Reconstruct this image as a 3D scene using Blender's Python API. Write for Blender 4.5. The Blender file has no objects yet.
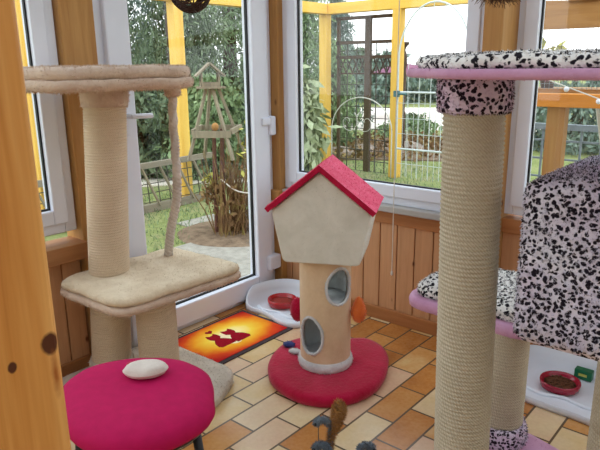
import bpy, math, random
from mathutils import Vector, Matrix
random.seed(7)
scene = bpy.context.scene
COL = scene.collection
PI = math.pi

# ------------------------------------------------------------------ materials
def lin(c):
    c = c / 255.0
    return c / 12.92 if c <= 0.04045 else ((c + 0.055) / 1.055) ** 2.4
def rgb(r, g, b): return (lin(r), lin(g), lin(b), 1.0)

class NT:
    def __init__(s, name):
        s.m = bpy.data.materials.new(name); s.m.use_nodes = True
        s.n = s.m.node_tree.nodes; s.l = s.m.node_tree.links
        s.b = s.n['Principled BSDF']; s.out = s.n['Material Output']
    def new(s, t, **kw):
        nd = s.n.new(t)
        for k, v in kw.items():
            if k in nd.inputs: nd.inputs[k].default_value = v
            else: setattr(nd, k, v)
        return nd
    def link(s, a, b): s.l.new(a, b)
    def coords(s, scale=(1, 1, 1), kind='Object', rot=(0, 0, 0)):
        tc = s.new('ShaderNodeTexCoord'); mp = s.new('ShaderNodeMapping')
        mp.inputs['Scale'].default_value = scale; mp.inputs['Rotation'].default_value = rot
        s.link(tc.outputs[kind], mp.inputs['Vector']); return mp.outputs['Vector']
    def ramp(s, fac, stops, interp='LINEAR'):
        r = s.new('ShaderNodeValToRGB'); e = r.color_ramp; e.interpolation = interp
        while len(e.elements) < len(stops): e.elements.new(0.5)
        for i, (p, c) in enumerate(stops):
            e.elements[i].position = p; e.elements[i].color = c
        s.link(fac, r.inputs['Fac']); return r.outputs['Color']
    def noise(s, vec, scale, detail=3, rough=0.55, dist=0.0):
        t = s.new('ShaderNodeTexNoise'); t.inputs['Scale'].default_value = scale
        t.inputs['Detail'].default_value = detail; t.inputs['Roughness'].default_value = rough
        t.inputs['Distortion'].default_value = dist
        s.link(vec, t.inputs['Vector']); return t
    def mix(s, fac, a, b, mode='MIX'):
        m = s.new('ShaderNodeMix', data_type='RGBA', blend_type=mode)
        for sock, v in ((m.inputs['Factor'], fac), (m.inputs[6], a), (m.inputs[7], b)):
            if hasattr(v, 'links'): s.link(v, sock)
            else: sock.default_value = v
        return m.outputs[2]
    def bump(s, h, strength=0.3, dist=0.01):
        bp = s.new('ShaderNodeBump'); bp.inputs['Strength'].default_value = strength
        bp.inputs['Distance'].default_value = dist
        s.link(h, bp.inputs['Height']); s.link(bp.outputs['Normal'], s.b.inputs['Normal'])
    def base(s, c, rough=0.6, spec=0.4):
        if hasattr(c, 'links'): s.link(c, s.b.inputs['Base Color'])
        else: s.b.inputs['Base Color'].default_value = c
        s.b.inputs['Roughness'].default_value = rough
        s.b.inputs['Specular IOR Level'].default_value = spec
        return s

def m_plain(name, c, rough=0.5, spec=0.4, var=0.12, scale=18, metal=0.0, bump=0.0):
    t = NT(name); n = t.noise(t.coords(), scale, 3)
    lo = tuple(v * (1 - var) for v in c[:3]) + (1,); hi = tuple(min(1, v * (1 + var)) for v in c[:3]) + (1,)
    t.base(t.ramp(n.outputs['Fac'], [(0.3, lo), (0.7, hi)]), rough, spec)
    t.b.inputs['Metallic'].default_value = metal
    if bump: t.bump(n.outputs['Fac'], bump, 0.01)
    return t.m

def m_wood(name, c1, c2, knot, axis='z', scale=1.0, rough=0.45, knots=True, spec=0.35):
    """grain runs along the axis"""
    t = NT(name)
    st = {'x': (0.07, 1, 1), 'y': (1, 0.07, 1), 'z': (1, 1, 0.07)}[axis]
    v = t.coords(tuple(k * scale for k in st))
    n = t.noise(v, 16, 4, 0.6, 0.9)
    fine = t.noise(v, 120, 2, 0.5)
    col = t.ramp(n.outputs['Fac'], [(0.3, c1), (0.52, tuple((a + b) / 2 for a, b in zip(c1, c2))), (0.72, c2)])
    col = t.mix(0.16, col, t.ramp(fine.outputs['Fac'], [(0.35, c2), (0.65, c1)]))
    if knots:
        st2 = {'x': (0.55, 1, 1), 'y': (1, 0.55, 1), 'z': (1, 1, 0.55)}[axis]
        v2 = t.coords(tuple(k * scale for k in st2))
        vo = t.new('ShaderNodeTexVoronoi'); vo.inputs['Scale'].default_value = 6.0
        t.link(v2, vo.inputs['Vector'])
        k = t.ramp(vo.outputs['Distance'], [(0.03, (1, 1, 1, 1)), (0.11, (0, 0, 0, 1))])
        col = t.mix(k, col, knot)
    t.base(col, rough, spec); t.bump(n.outputs['Fac'], 0.08, 0.004)
    return t.m

def m_plush(name, c1, c2, scale=45, rough=0.95, bump=0.5):
    t = NT(name); n = t.noise(t.coords(), scale, 4, 0.65)
    big = t.noise(t.coords(), 9, 3, 0.6, 0.6)
    col = t.ramp(big.outputs['Fac'], [(0.32, c1), (0.68, c2)])
    col = t.mix(0.25, col, t.ramp(n.outputs['Fac'], [(0.3, c1), (0.7, c2)]))
    t.base(col, rough, 0.1); t.b.inputs['Sheen Weight'].default_value = 0.25
    t.bump(n.outputs['Fac'], bump, 0.008)
    return t.m

def m_sisal(name, c1, c2):
    t = NT(name)
    uv = t.coords((1, 1, 1), 'UV')
    w = t.new('ShaderNodeTexWave', wave_type='BANDS', bands_direction='DIAGONAL')
    w.inputs['Scale'].default_value = 70; w.inputs['Distortion'].default_value = 1.5; w.inputs['Detail'].default_value = 1
    t.link(uv, w.inputs['Vector'])
    n = t.noise(uv, 140, 3, 0.7); big = t.noise(uv, 5, 3)
    col = t.ramp(w.outputs['Fac'], [(0.0, tuple(a*.6+b*.4 for a,b in zip(c1,c2))), (0.7, c2)])
    col = t.mix(0.45, col, t.ramp(n.outputs['Fac'], [(0.3, c1), (0.7, c2)]))
    col = t.mix(0.2, col, t.ramp(big.outputs['Fac'], [(0.3, c1), (0.7, c2)]))
    t.base(col, 0.9, 0.15); t.bump(w.outputs['Fac'], 0.5, 0.003)
    return t.m

def m_spots(name, light1, light2, dark, scale=40, thr=0.40):
    t = NT(name)
    v = t.coords()
    n = t.noise(v, 44, 3)
    off = t.new('ShaderNodeVectorMath', operation='SCALE'); off.inputs['Scale'].default_value = 0.022
    t.link(n.outputs['Color'], off.inputs[0])
    add = t.new('ShaderNodeVectorMath', operation='ADD'); t.link(v, add.inputs[0]); t.link(off.outputs[0], add.inputs[1])
    vo = t.new('ShaderNodeTexVoronoi'); vo.inputs['Scale'].default_value = scale; vo.inputs['Randomness'].default_value = 0.85
    t.link(add.outputs[0], vo.inputs['Vector'])
    k = t.ramp(vo.outputs['Distance'], [(thr - 0.05, (1, 1, 1, 1)), (thr + 0.06, (0, 0, 0, 1))])
    big = t.noise(v, 7, 2)
    lt = t.ramp(big.outputs['Fac'], [(0.35, light1), (0.65, light2)])
    t.base(t.mix(k, lt, dark), 0.9, 0.12)
    return t.m

def m_glass(name, tint=(1, 1, 1, 1), refl=0.06):
    t = NT(name); t.n.remove(t.b)
    tr = t.new('ShaderNodeBsdfTransparent'); tr.inputs['Color'].default_value = tint
    gl = t.new('ShaderNodeBsdfGlossy'); gl.inputs['Roughness'].default_value = 0.02
    mx = t.new('ShaderNodeMixShader'); mx.inputs['Fac'].default_value = refl
    t.link(tr.outputs[0], mx.inputs[1]); t.link(gl.outputs[0], mx.inputs[2]); t.link(mx.outputs[0], t.out.inputs['Surface'])
    return t.m

def m_leaf(name, cols, scale=9):
    t = NT(name); n = t.noise(t.coords(), scale, 4, 0.7)
    st = [(0.25 + 0.5 * i / (len(cols) - 1), c) for i, c in enumerate(cols)]
    t.base(t.ramp(n.outputs['Fac'], st), 0.7, 0.2)
    return t.m

def m_tiles():
    t = NT('floor_tiles')
    tc = t.new('ShaderNodeTexCoord'); sp = t.new('ShaderNodeSeparateXYZ'); t.link(tc.outputs['Object'], sp.inputs[0])
    def mth(op, a, b):
        m = t.new('ShaderNodeMath', operation=op)
        for s, v in zip(m.inputs, (a, b)):
            if hasattr(v, 'links'): t.link(v, s)
            else: s.default_value = v
        return m.outputs[0]
    BW, RH = 0.2667, 0.132
    U = mth('ADD', sp.outputs['Y'], -1.727 + BW / 2 + 40 * BW); V = mth('ADD', sp.outputs['X'], 1.37 + 40 * RH)
    cb = t.new('ShaderNodeCombineXYZ'); t.link(U, cb.inputs[0]); t.link(V, cb.inputs[1])
    br = t.new('ShaderNodeTexBrick'); br.offset = 0.5; br.offset_frequency = 2; br.squash = 1.0
    for k, v in (('Scale', 1.0), ('Mortar Size', 0.0048), ('Mortar Smooth', 0.15), ('Bias', 0.0), ('Brick Width', BW), ('Row Height', RH)):
        br.inputs[k].default_value = v
    br.inputs['Color1'].default_value = (0, 0, 0, 1); br.inputs['Color2'].default_value = (1, 1, 1, 1); br.inputs['Mortar'].default_value = (0.5, 0.5, 0.5, 1)
    t.link(cb.outputs[0], br.inputs['Vector'])
    v = t.coords((1.0, 1.0, 1)); n = t.noise(v, 7.5, 3, 0.5, 0.3)
    mixf = mth('ADD', mth('MULTIPLY', br.outputs['Color'], 0.8), mth('MULTIPLY', n.outputs['Fac'], 0.36))
    col = t.ramp(mixf, [(0.14, rgb(158, 92, 32)), (0.3, rgb(192, 124, 54)), (0.44, rgb(206, 150, 84)), (0.56, rgb(218, 186, 130)), (0.74, rgb(226, 204, 162)), (0.95, rgb(216, 178, 146))])
    fine = t.noise(v, 60, 3)
    col = t.mix(0.12, col, t.ramp(fine.outputs['Fac'], [(0.3, rgb(150, 96, 50)), (0.7, rgb(230, 200, 150))]))
    col = t.mix(br.outputs['Fac'], col, rgb(96, 78, 58))
    t.base(col, 0.26, 0.6)
    inv = mth('SUBTRACT', 1.0, br.outputs['Fac']); t.bump(inv, 0.5, 0.003)
    return t.m

M = {}
M['tiles'] = m_tiles()
M['white'] = m_plain('white_plastic', rgb(226, 230, 242), 0.35, 0.5, 0.02, 6)
M['white_tray'] = m_plain('white_tray_plastic', rgb(222, 227, 236), 0.3, 0.5, 0.02, 6)
M['gasket'] = m_plain('black_gasket', rgb(22, 24, 28), 0.5, 0.3)
M['sill'] = m_plain('grey_sill', rgb(176, 172, 168), 0.5, 0.4, 0.06, 8)
M['glass'] = m_glass('window_glass', (0.97, 0.985, 0.98, 1), 0.022)
M['pine_post'] = m_wood('pine_post_wood', rgb(212, 150, 76), rgb(186, 118, 50), rgb(92, 44, 20), 'z', 1.0, 0.35)
M['beam_wood'] = m_wood('frame_post_wood', rgb(196, 148, 86), rgb(168, 118, 62), rgb(96, 56, 26), 'z', 1.3, 0.5)
M['panel_wood'] = m_wood('panelling_wood', rgb(206, 156, 114), rgb(180, 130, 90), rgb(92, 46, 24), 'z', 1.6, 0.45)
M['rail_x'] = m_wood('rail_wood', rgb(180, 122, 74), rgb(156, 98, 56), rgb(96, 50, 26), 'x', 1.6, 0.45, False)
M['rail_y'] = m_wood('rail_wood_left', rgb(176, 122, 76), rgb(150, 98, 56), rgb(96, 50, 26), 'y', 1.6, 0.45, False)
M['yellow_z'] = m_wood('yellow_timber_upright', rgb(236, 196, 96), rgb(218, 166, 64), rgb(190, 110, 26), 'z', 0.6, 0.6)
M['yellow_x'] = m_wood('yellow_timber_beam', rgb(240, 198, 92), rgb(224, 172, 62), rgb(180, 110, 40), 'x', 0.6, 0.6)
M['yellow_y'] = m_wood('yellow_timber_side_beam', rgb(240, 198, 92), rgb(224, 172, 62), rgb(180, 110, 40), 'y', 0.6, 0.6)
M['brown_timber'] = m_wood('brown_timber', rgb(186, 138, 80), rgb(150, 104, 56), rgb(90, 56, 30), 'x', 0.8, 0.7)
M['brown_timber_z'] = m_wood('brown_timber_upright', rgb(176, 130, 78), rgb(146, 102, 58), rgb(90, 56, 30), 'z', 0.8, 0.7)
M['orange_timber'] = m_wood('orange_timber', rgb(222, 146, 54), rgb(196, 118, 36), rgb(120, 70, 30), 'x', 0.8, 0.6)
M['grey_timber'] = m_wood('weathered_timber', rgb(150, 140, 122), rgb(112, 104, 92), rgb(70, 60, 50), 'y', 0.8, 0.85, False)
M['feeder_wood'] = m_wood('bird_feeder_wood', rgb(156, 144, 122), rgb(118, 108, 94), rgb(90, 80, 60), 'z', 1.5, 0.85, False)
M['dark_timber'] = m_wood('dark_timber', rgb(86, 66, 50), rgb(62, 48, 38), rgb(40, 30, 24), 'z', 1, 0.8, False)
M['beige_plush'] = m_plush('beige_plush', rgb(190, 162, 142), rgb(220, 198, 176), 60)
M['beige_top'] = m_plush('beige_plush_light', rgb(206, 184, 152), rgb(232, 216, 188), 60)
M['base_plush'] = m_plush('grey_beige_plush', rgb(190, 178, 162), rgb(222, 212, 196), 60)
M['rope'] = m_plush('beige_rope', rgb(192, 180, 168), rgb(222, 212, 200), 120)
M['sisal_beige'] = m_sisal('beige_sisal', rgb(188, 162, 132), rgb(232, 214, 186))
M['sisal_grey'] = m_sisal('natural_sisal', rgb(156, 140, 116), rgb(212, 202, 178))
M['house_plush'] = m_plush('cream_plush', rgb(206, 202, 186), rgb(226, 222, 208), 30, 0.95, 0.3)
M['tube_plush'] = m_plush('tan_plush', rgb(214, 184, 148), rgb(230, 204, 168), 90, 0.95, 0.3)
M['grey_fur'] = m_plush('white_grey_plush', rgb(196, 198, 200), rgb(226, 226, 224), 60)
M['lining'] = m_plush('grey_lining', rgb(200, 208, 210), rgb(226, 230, 230), 60)
M['red_plush'] = m_plush('crimson_plush', rgb(164, 8, 46), rgb(190, 22, 66), 60)
M['pink_plush'] = m_plush('raspberry_plush', rgb(222, 58, 100), rgb(240, 92, 130), 60)
M['orange_plush'] = m_plush('orange_plush', rgb(220, 104, 44), rgb(240, 134, 70), 60)
M['blue_plush'] = m_plush('blue_plush', rgb(48, 56, 110), rgb(66, 78, 140), 60)
M['board_pink'] = m_plush('pink_plush', rgb(192, 138, 170), rgb(210, 162, 192), 120, 0.9, 0.2)
M['dalmatian'] = m_spots('spotted_fur', rgb(216, 206, 224), rgb(234, 232, 242), rgb(40, 34, 44), 84, 0.46)
M['dalmatian_small'] = m_spots('spotted_fur_dense', rgb(208, 186, 210), rgb(228, 218, 232), rgb(44, 32, 44), 80, 0.46)
M['dalmatian_pad'] = m_spots('spotted_cushion_fur', rgb(232, 228, 224), rgb(246, 244, 240), rgb(40, 36, 42), 66, 0.44)
M['seat_red'] = m_plain('magenta_seat_cloth', rgb(184, 14, 82), 0.8, 0.2, 0.07, 30, 0, 0.1)
M['black_metal'] = m_plain('black_lacquer', rgb(28, 26, 32), 0.35, 0.5)
M['pillow'] = m_plush('cream_linen', rgb(206, 192, 180), rgb(228, 218, 206), 80, 0.9, 0.3)
M['bowl_red'] = m_plain('red_ceramic', rgb(176, 22, 30), 0.2, 0.6, 0.05)
M['bowl_maroon'] = m_plain('maroon_ceramic', rgb(152, 20, 48), 0.2, 0.6, 0.05)
M['food'] = m_plain('dry_food', rgb(96, 62, 42), 0.9, 0.2, 0.5, 90, 0, 0.6)
M['wet'] = m_plain('brown_red_food', rgb(150, 52, 42), 0.4, 0.4, 0.3, 60)
M['green_pack'] = m_plain('green_card', rgb(18, 104, 70), 0.4, 0.4)
M['wicker'] = m_plain('dark_wicker', rgb(66, 46, 40), 0.6, 0.3, 0.35, 40)
M['twig'] = m_plain('brown_twigs', rgb(92, 66, 52), 0.85, 0.2, 0.4, 30)
M['cord'] = m_plain('white_cord', rgb(216, 208, 196), 0.7, 0.3)
M['toy_brown'] = m_plush('tawny_fur', rgb(158, 108, 50), rgb(190, 142, 80), 60)
M['toy_grey'] = m_plush('slate_fur', rgb(84, 96, 108), rgb(132, 142, 150), 60)
M['steel'] = m_plain('steel', rgb(170, 174, 180), 0.25, 0.5, 0.05, 8, 1.0)
M['bead'] = m_plain('black_bead', rgb(16, 16, 18), 0.12, 0.6)
M['mat_border'] = m_plain('mat_border_grey', rgb(74, 64, 66), 0.95, 0.1, 0.15, 60)
M['mat_cat'] = m_plain('mat_cat_red', rgb(150, 14, 34), 0.95, 0.1, 0.1, 60)
M['mat_cream'] = m_plain('mat_cream', rgb(250, 232, 190), 0.95, 0.1, 0.05, 60)
M['ceiling'] = m_plain('ceiling_boards', rgb(214, 190, 150), 0.7, 0.3, 0.08, 4)
M['roof_pane'] = m_glass('roof_pane', (0.62, 0.64, 0.66, 1), 0.04)  # grey tint set to dim the daylight indoors
M['plaster'] = m_plain('plaster', rgb(226, 218, 204), 0.9, 0.2, 0.03, 3)
M['gate_metal'] = m_plain('gate_metal', rgb(198, 206, 206), 0.5, 0.4, 0.05)
M['wire_white'] = m_plain('pale_wire', rgb(206, 204, 196), 0.5, 0.4)
M['wire_dark'] = m_plain('dark_wire', rgb(74, 70, 62), 0.6, 0.3)
M['wire_grey'] = m_plain('grey_wire', rgb(112, 122, 130), 0.6, 0.3)
M['teal'] = m_plain('teal_plastic', rgb(70, 110, 116), 0.5, 0.4)
M['stone'] = m_plain('paving_stone', rgb(158, 154, 144), 0.9, 0.2, 0.2, 14, 0, 0.3)
M['gravel'] = m_plain('pale_gravel', rgb(222, 212, 200), 0.95, 0.1, 0.12, 40, 0, 0.3)
M['rock'] = m_plain('garden_rock', rgb(146, 132, 120), 0.9, 0.2, 0.4, 5, 0, 0.4)
M['plum'] = m_plain('plum_cloth', rgb(134, 84, 108), 0.8, 0.2, 0.12, 6)
M['bark'] = m_plain('bark', rgb(88, 66, 52), 0.9, 0.2, 0.35, 25, 0, 0.5)
M['bark_red'] = m_plain('reddish_bark', rgb(100, 66, 56), 0.9, 0.2, 0.3, 25, 0, 0.5)
M['leaf_dark'] = m_leaf('conifer_needles', [rgb(66, 80, 62), rgb(100, 116, 88), rgb(138, 152, 118)], 3)
M['leaf_mid'] = m_leaf('cedar_needles', [rgb(88, 108, 78), rgb(122, 144, 102), rgb(158, 176, 132)], 3)
M['leaf_blue'] = m_leaf('blue_green_needles', [rgb(72, 90, 82), rgb(108, 126, 114), rgb(148, 160, 144)], 3)
M['leaf_light'] = m_leaf('bamboo_leaves', [rgb(120, 132, 100), rgb(156, 166, 132), rgb(196, 202, 172)], 5)
M['leaf_dry'] = m_leaf('dry_leaves', [rgb(84, 62, 44), rgb(128, 98, 66), rgb(146, 140, 74)], 9)
M['leaf_yellow'] = m_leaf('yellow_green_leaves', [rgb(130, 140, 60), rgb(190, 186, 90), rgb(222, 216, 150)], 9)
def m_lawn():
    t = NT('lawn'); v = t.coords(); n = t.noise(v, 2.2, 5, 0.65); f = t.noise(v, 22, 4, 0.7)
    c = t.ramp(n.outputs['Fac'], [(0.36, rgb(108, 122, 70)), (0.5, rgb(134, 146, 90)), (0.6, rgb(146, 142, 106)), (0.72, rgb(150, 134, 112))])
    c = t.mix(0.4, c, t.ramp(f.outputs['Fac'], [(0.3, rgb(84, 96, 52)), (0.7, rgb(170, 172, 116))]))
    t.base(c, 0.95, 0.1); t.bump(f.outputs['Fac'], 0.6, 0.03); return t.m
M['lawn'] = m_lawn()
M['soil'] = m_plain('leaf_litter_soil', rgb(124, 106, 88), 0.95, 0.1, 0.35, 16, 0, 0.6)
def m_mat():
    t = NT('doormat_sunset'); v = t.coords()
    sub = t.new('ShaderNodeVectorMath', operation='SUBTRACT'); t.link(v, sub.inputs[0]); sub.inputs[1].default_value = (-0.015, 0.02, 0)
    sc = t.new('ShaderNodeVectorMath', operation='MULTIPLY'); t.link(sub.outputs[0], sc.inputs[0]); sc.inputs[1].default_value = (1.15, 0.72, 0)
    ln = t.new('ShaderNodeVectorMath', operation='LENGTH'); t.link(sc.outputs[0], ln.inputs[0])
    n = t.noise(v, 16, 3)
    ad = t.new('ShaderNodeMath', operation='MULTIPLY_ADD'); t.link(n.outputs['Fac'], ad.inputs[0]); ad.inputs[1].default_value = 0.05; t.link(ln.outputs['Value'], ad.inputs[2])
    c = t.ramp(ad.outputs[0], [(0.06, rgb(255, 240, 176)), (0.12, rgb(252, 214, 74)), (0.18, rgb(246, 164, 40)), (0.23, rgb(226, 80, 32)), (0.28, rgb(190, 34, 34))])
    t.base(c, 0.95, 0.1); return t.m
M['mat'] = m_mat()

# ------------------------------------------------------------------ mesh builder
class MB:
    def __init__(s): s.v = []; s.f = []; s.mi = []; s.uv = {}
    def face(s, idx, mi=0, uv=None):
        if uv: s.uv[len(s.f)] = uv
        s.f.append(tuple(idx)); s.mi.append(mi)
    def box(s, a, b, mi=0, mat=None):
        (x0, y0, z0), (x1, y1, z1) = a, b; n = len(s.v)
        ps = [(x0, y0, z0), (x1, y0, z0), (x1, y1, z0), (x0, y1, z0), (x0, y0, z1), (x1, y0, z1), (x1, y1, z1), (x0, y1, z1)]
        if mat is not None: ps = [tuple(mat @ Vector(p)) for p in ps]
        s.v += ps
        for q in ((0, 3, 2, 1), (4, 5, 6, 7), (0, 1, 5, 4), (1, 2, 6, 5), (2, 3, 7, 6), (3, 0, 4, 7)): s.face([n + i for i in q], mi)
        return s
    def bar(s, p, q, w, h=None, up=(0, 0, 1), mi=0):
        """square bar between two points"""
        p, q = Vector(p), Vector(q); h = h or w; d = (q - p); L = d.length; d.normalize()
        u = Vector(up)
        if abs(d.dot(u)) > 0.98: u = Vector((1, 0, 0))
        sx = d.cross(u).normalized(); sz = sx.cross(d)
        m = Matrix((sx, d, sz)).transposed().to_4x4(); m.translation = p
        return s.box((-w / 2, 0, -h / 2), (w / 2, L, h / 2), mi, m)
    def tube(s, pts, r, seg=8, mi=0, closed=False):
        pts = [Vector(p) for p in pts]; N = len(pts); n0 = len(s.v)
        prev = None
        for i, p in enumerate(pts):
            if closed: d = pts[(i + 1) % N] - pts[i - 1]
            else: d = pts[min(i + 1, N - 1)] - pts[max(i - 1, 0)]
            d.normalize()
            if prev is None:
                a = Vector((0, 0, 1)) if abs(d.z) < 0.9 else Vector((1, 0, 0))
                u = d.cross(a).normalized()
            else: u = (prev - d * prev.dot(d)).normalized()
            prev = u; w = d.cross(u)
            rr = r[i] if isinstance(r, (list, tuple)) else r
            for k in range(seg):
                t = 2 * PI * k / seg; s.v.append(tuple(p + (u * math.cos(t) + w * math.sin(t)) * rr))
        for i in range(N if closed else N - 1):
            j = (i + 1) % N
            for k in range(seg):
                k2 = (k + 1) % seg
                s.face((n0 + i * seg + k, n0 + i * seg + k2, n0 + j * seg + k2, n0 + j * seg + k), mi)
        if not closed:
            s.face([n0 + k for k in range(seg)][::-1], mi); s.face([n0 + (N - 1) * seg + k for k in range(seg)], mi)
        return s
    def lathe(s, prof, seg=40, c=(0, 0, 0), top=None, mi=0, uv=False, cap=True):
        """prof: (radius, z) from bottom up; with top the axis leans from c to c+top per unit z"""
        n0 = len(s.v); N = len(prof); lean = top or (0, 0)
        for r, z in prof:
            for k in range(seg):
                t = 2 * PI * k / seg
                s.v.append((c[0] + lean[0] * z + r * math.cos(t), c[1] + lean[1] * z + r * math.sin(t), c[2] + z))
        R = max(p[0] for p in prof)
        for i in range(N - 1):
            for k in range(seg):
                k2 = (k + 1) % seg
                u = None
                if uv: u = [(R * 2 * PI * k / seg, prof[i][1]), (R * 2 * PI * (k + 1) / seg, prof[i][1]), (R * 2 * PI * (k + 1) / seg, prof[i + 1][1]), (R * 2 * PI * k / seg, prof[i + 1][1])]
                s.face((n0 + i * seg + k, n0 + i * seg + k2, n0 + (i + 1) * seg + k2, n0 + (i + 1) * seg + k), mi, u)
        if cap:
            if prof[0][0] > 1e-5: s.face([n0 + k for k in range(seg)][::-1], mi)
            if prof[-1][0] > 1e-5: s.face([n0 + (N - 1) * seg + k for k in range(seg)], mi)
        return s
    def pad(s, out, prof, mi=0, dz=None):
        """out: closed ccw outline (x, y); prof: (offset outward, z)"""
        N = len(out); nor = []
        for i in range(N):
            a, b = out[i - 1], out[(i + 1) % N]; dx, dy = b[0] - a[0], b[1] - a[1]; L = math.hypot(dx, dy) or 1
            nor.append((dy / L, -dx / L))
        n0 = len(s.v)
        for o, z in prof:
            for i, p in enumerate(out):
                x, y = p[0] + nor[i][0] * o, p[1] + nor[i][1] * o
                s.v.append((x, y, z + (dz(x, y, z) if dz else 0)))
        K = len(prof)
        for j in range(K - 1):
            for i in range(N):
                i2 = (i + 1) % N
                s.face((n0 + j * N + i, n0 + j * N + i2, n0 + (j + 1) * N + i2, n0 + (j + 1) * N + i), mi)
        cx = sum(p[0] for p in out) / N; cy = sum(p[1] for p in out) / N
        for j, flip in ((0, True), (K - 1, False)):
            rings = [n0 + j * N]; z = prof[j][1]
            for q in (0.75, 0.5, 0.25):
                b = len(s.v)
                for i in range(N):
                    x0, y0, _ = s.v[n0 + j * N + i]; x, y = cx + (x0 - cx) * q, cy + (y0 - cy) * q
                    s.v.append((x, y, z + (dz(x, y, z) if dz else 0)))
                rings.append(b)
            c = len(s.v); s.v.append((cx, cy, z + (dz(cx, cy, z) if dz else 0)))
            for a, b in zip(rings[:-1], rings[1:]):
                for i in range(N):
                    i2 = (i + 1) % N; q = (a + i, a + i2, b + i2, b + i)
                    s.face(q[::-1] if flip else q, mi)
            for i in range(N):
                q = (rings[-1] + i, rings[-1] + (i + 1) % N, c); s.face(q[::-1] if flip else q, mi)
        return s
    def blob(s, c, r, seg=20, rings=12, mi=0, mat=None, f=None):
        n0 = len(s.v)
        for i in range(rings + 1):
            ph = PI * i / rings - PI / 2
            for k in range(seg):
                t = 2 * PI * k / seg
                p = Vector((r[0] * math.cos(ph) * math.cos(t), r[1] * math.cos(ph) * math.sin(t), r[2] * math.sin(ph)))
                if f: p = Vector(f(p))
                if mat is not None: p = mat @ p
                s.v.append(tuple(p + Vector(c)))
        for i in range(rings):
            for k in range(seg):
                k2 = (k + 1) % seg; s.face((n0 + i * seg + k, n0 + i * seg + k2, n0 + (i + 1) * seg + k2, n0 + (i + 1) * seg + k), mi)
        return s
    def fur(s, n, length, width, jitter=0.6, droop=0.3, keep=None):
        tris = []; cum = []; tot = 0
        for fi, f in enumerate(s.f):
            for a, b in zip(f[1:-1], f[2:]):
                A, B, C_ = Vector(s.v[f[0]]), Vector(s.v[a]), Vector(s.v[b]); nn = (B - A).cross(C_ - A); ar = nn.length / 2
                if ar < 1e-10: continue
                nn.normalize()
                if keep and not keep((A + B + C_) / 3, nn): continue
                tot += ar; tris.append((A, B, C_, nn, s.mi[fi])); cum.append(tot)
        R = random.random; import bisect
        for _ in range(n):
            A, B, C_, nn, mi = tris[min(bisect.bisect(cum, R() * tot), len(tris) - 1)]
            u, v = R(), R()
            if u + v > 1: u, v = 1 - u, 1 - v
            p = A + (B - A) * u + (C_ - A) * v
            d = nn + Vector((R() - .5, R() - .5, R() - .5)) * 2 * jitter + Vector((0, 0, -droop)); d.normalize()
            sd = d.cross(Vector((R() - .5, R() - .5, R() - .5))).normalized() * width / 2
            L = length * (0.6 + 0.6 * R()); p0 = p - nn * 0.001; i = len(s.v)
            s.v += [tuple(p0 - sd), tuple(p0 + sd), tuple(p + d * L)]
            s.face((i, i + 1, i + 2), mi)
        return s
    def leaves(s, c, r, n, size, mi=0, aspect=0.45, droop=0.0, shell=0.35):
        R = random.random
        for _ in range(n):
            while True:
                q = Vector((R() * 2 - 1, R() * 2 - 1, R() * 2 - 1))
                if q.length <= 1 and q.length > shell * R(): break
            p = Vector(c) + Vector((q.x * r[0], q.y * r[1], q.z * r[2]))
            d = Vector((R() - .5, R() - .5, R() - .5 - droop)).normalized(); L = size * (0.6 + 0.8 * R())
            sd = d.cross(Vector((R() - .5, R() - .5, R() - .5))).normalized() * L * aspect / 2
            i = len(s.v); m = p + d * L * 0.5
            s.v += [tuple(p), tuple(m + sd), tuple(p + d * L), tuple(m - sd)]; s.face((i, i + 1, i + 2, i + 3), mi)
        return s
    def build(s, name, mats, parent=None, smooth=False, bevel=0, origin=None, local=False, seg=2):
        me = bpy.data.meshes.new(name)
        if origin is None: origin = tuple(parent['_org']) if (parent is not None and '_org' in parent) else (0, 0, 0)
        if local: origin = (0, 0, 0)
        vs = [(x - origin[0], y - origin[1], z - origin[2]) for x, y, z in s.v]
        me.from_pydata(vs, [], s.f)
        if s.uv:
            ul = me.uv_layers.new(name='UVMap')
            for fi, uv in s.uv.items():
                for li, c in zip(me.polygons[fi].loop_indices, uv): ul.data[li].uv = c
        mats = mats if isinstance(mats, (list, tuple)) else [mats]
        for m in mats: me.materials.append(M[m])
        for p, mi in zip(me.polygons, s.mi): p.material_index = mi; p.use_smooth = smooth
        me.update()
        o = bpy.data.objects.new(name, me); COL.objects.link(o)
        if parent is not None: o.parent = parent; o['_org'] = origin if not local else (0, 0, 0)
        else: o.location = origin; o['_org'] = origin
        if bevel:
            b = o.modifiers.new('bevel', 'BEVEL'); b.width = bevel; b.segments = seg; b.limit_method = 'ANGLE'; b.angle_limit = math.radians(40)
        return o

def tag(o, label, cat, group=None, kind=None):
    if label: o['label'] = label
    if cat: o['category'] = cat
    if group: o['group'] = group
    if kind: o['kind'] = kind
    return o
def thing(name, label, cat, loc, group=None, rz=0):
    o = bpy.data.objects.new(name, None); COL.objects.link(o); o.location = loc; o.rotation_euler = (0, 0, rz)
    o.empty_display_size = 0.05; o['_org'] = tuple(loc); return tag(o, label, cat, group)
def struct(o): o['kind'] = 'structure'; return o
def struct_empty(name, loc):
    o = bpy.data.objects.new(name, None); COL.objects.link(o); o.location = loc; o.empty_display_size = 0.05; o['_org'] = tuple(loc); o['kind'] = 'structure'; return o
def spline(pts, per=6):
    out = []; N = len(pts)
    for i in range(N):
        p0, p1, p2, p3 = (pts[(i + k - 1) % N] for k in range(4))
        for j in range(per):
            t = j / per
            out.append(tuple(0.5 * (2 * b + (c - a) * t + (2 * a - 5 * b + 4 * c - d) * t * t + (3 * b - a - 3 * c + d) * t ** 3) for a, b, c, d in zip(p0, p1, p2, p3)))
    return out
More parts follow.
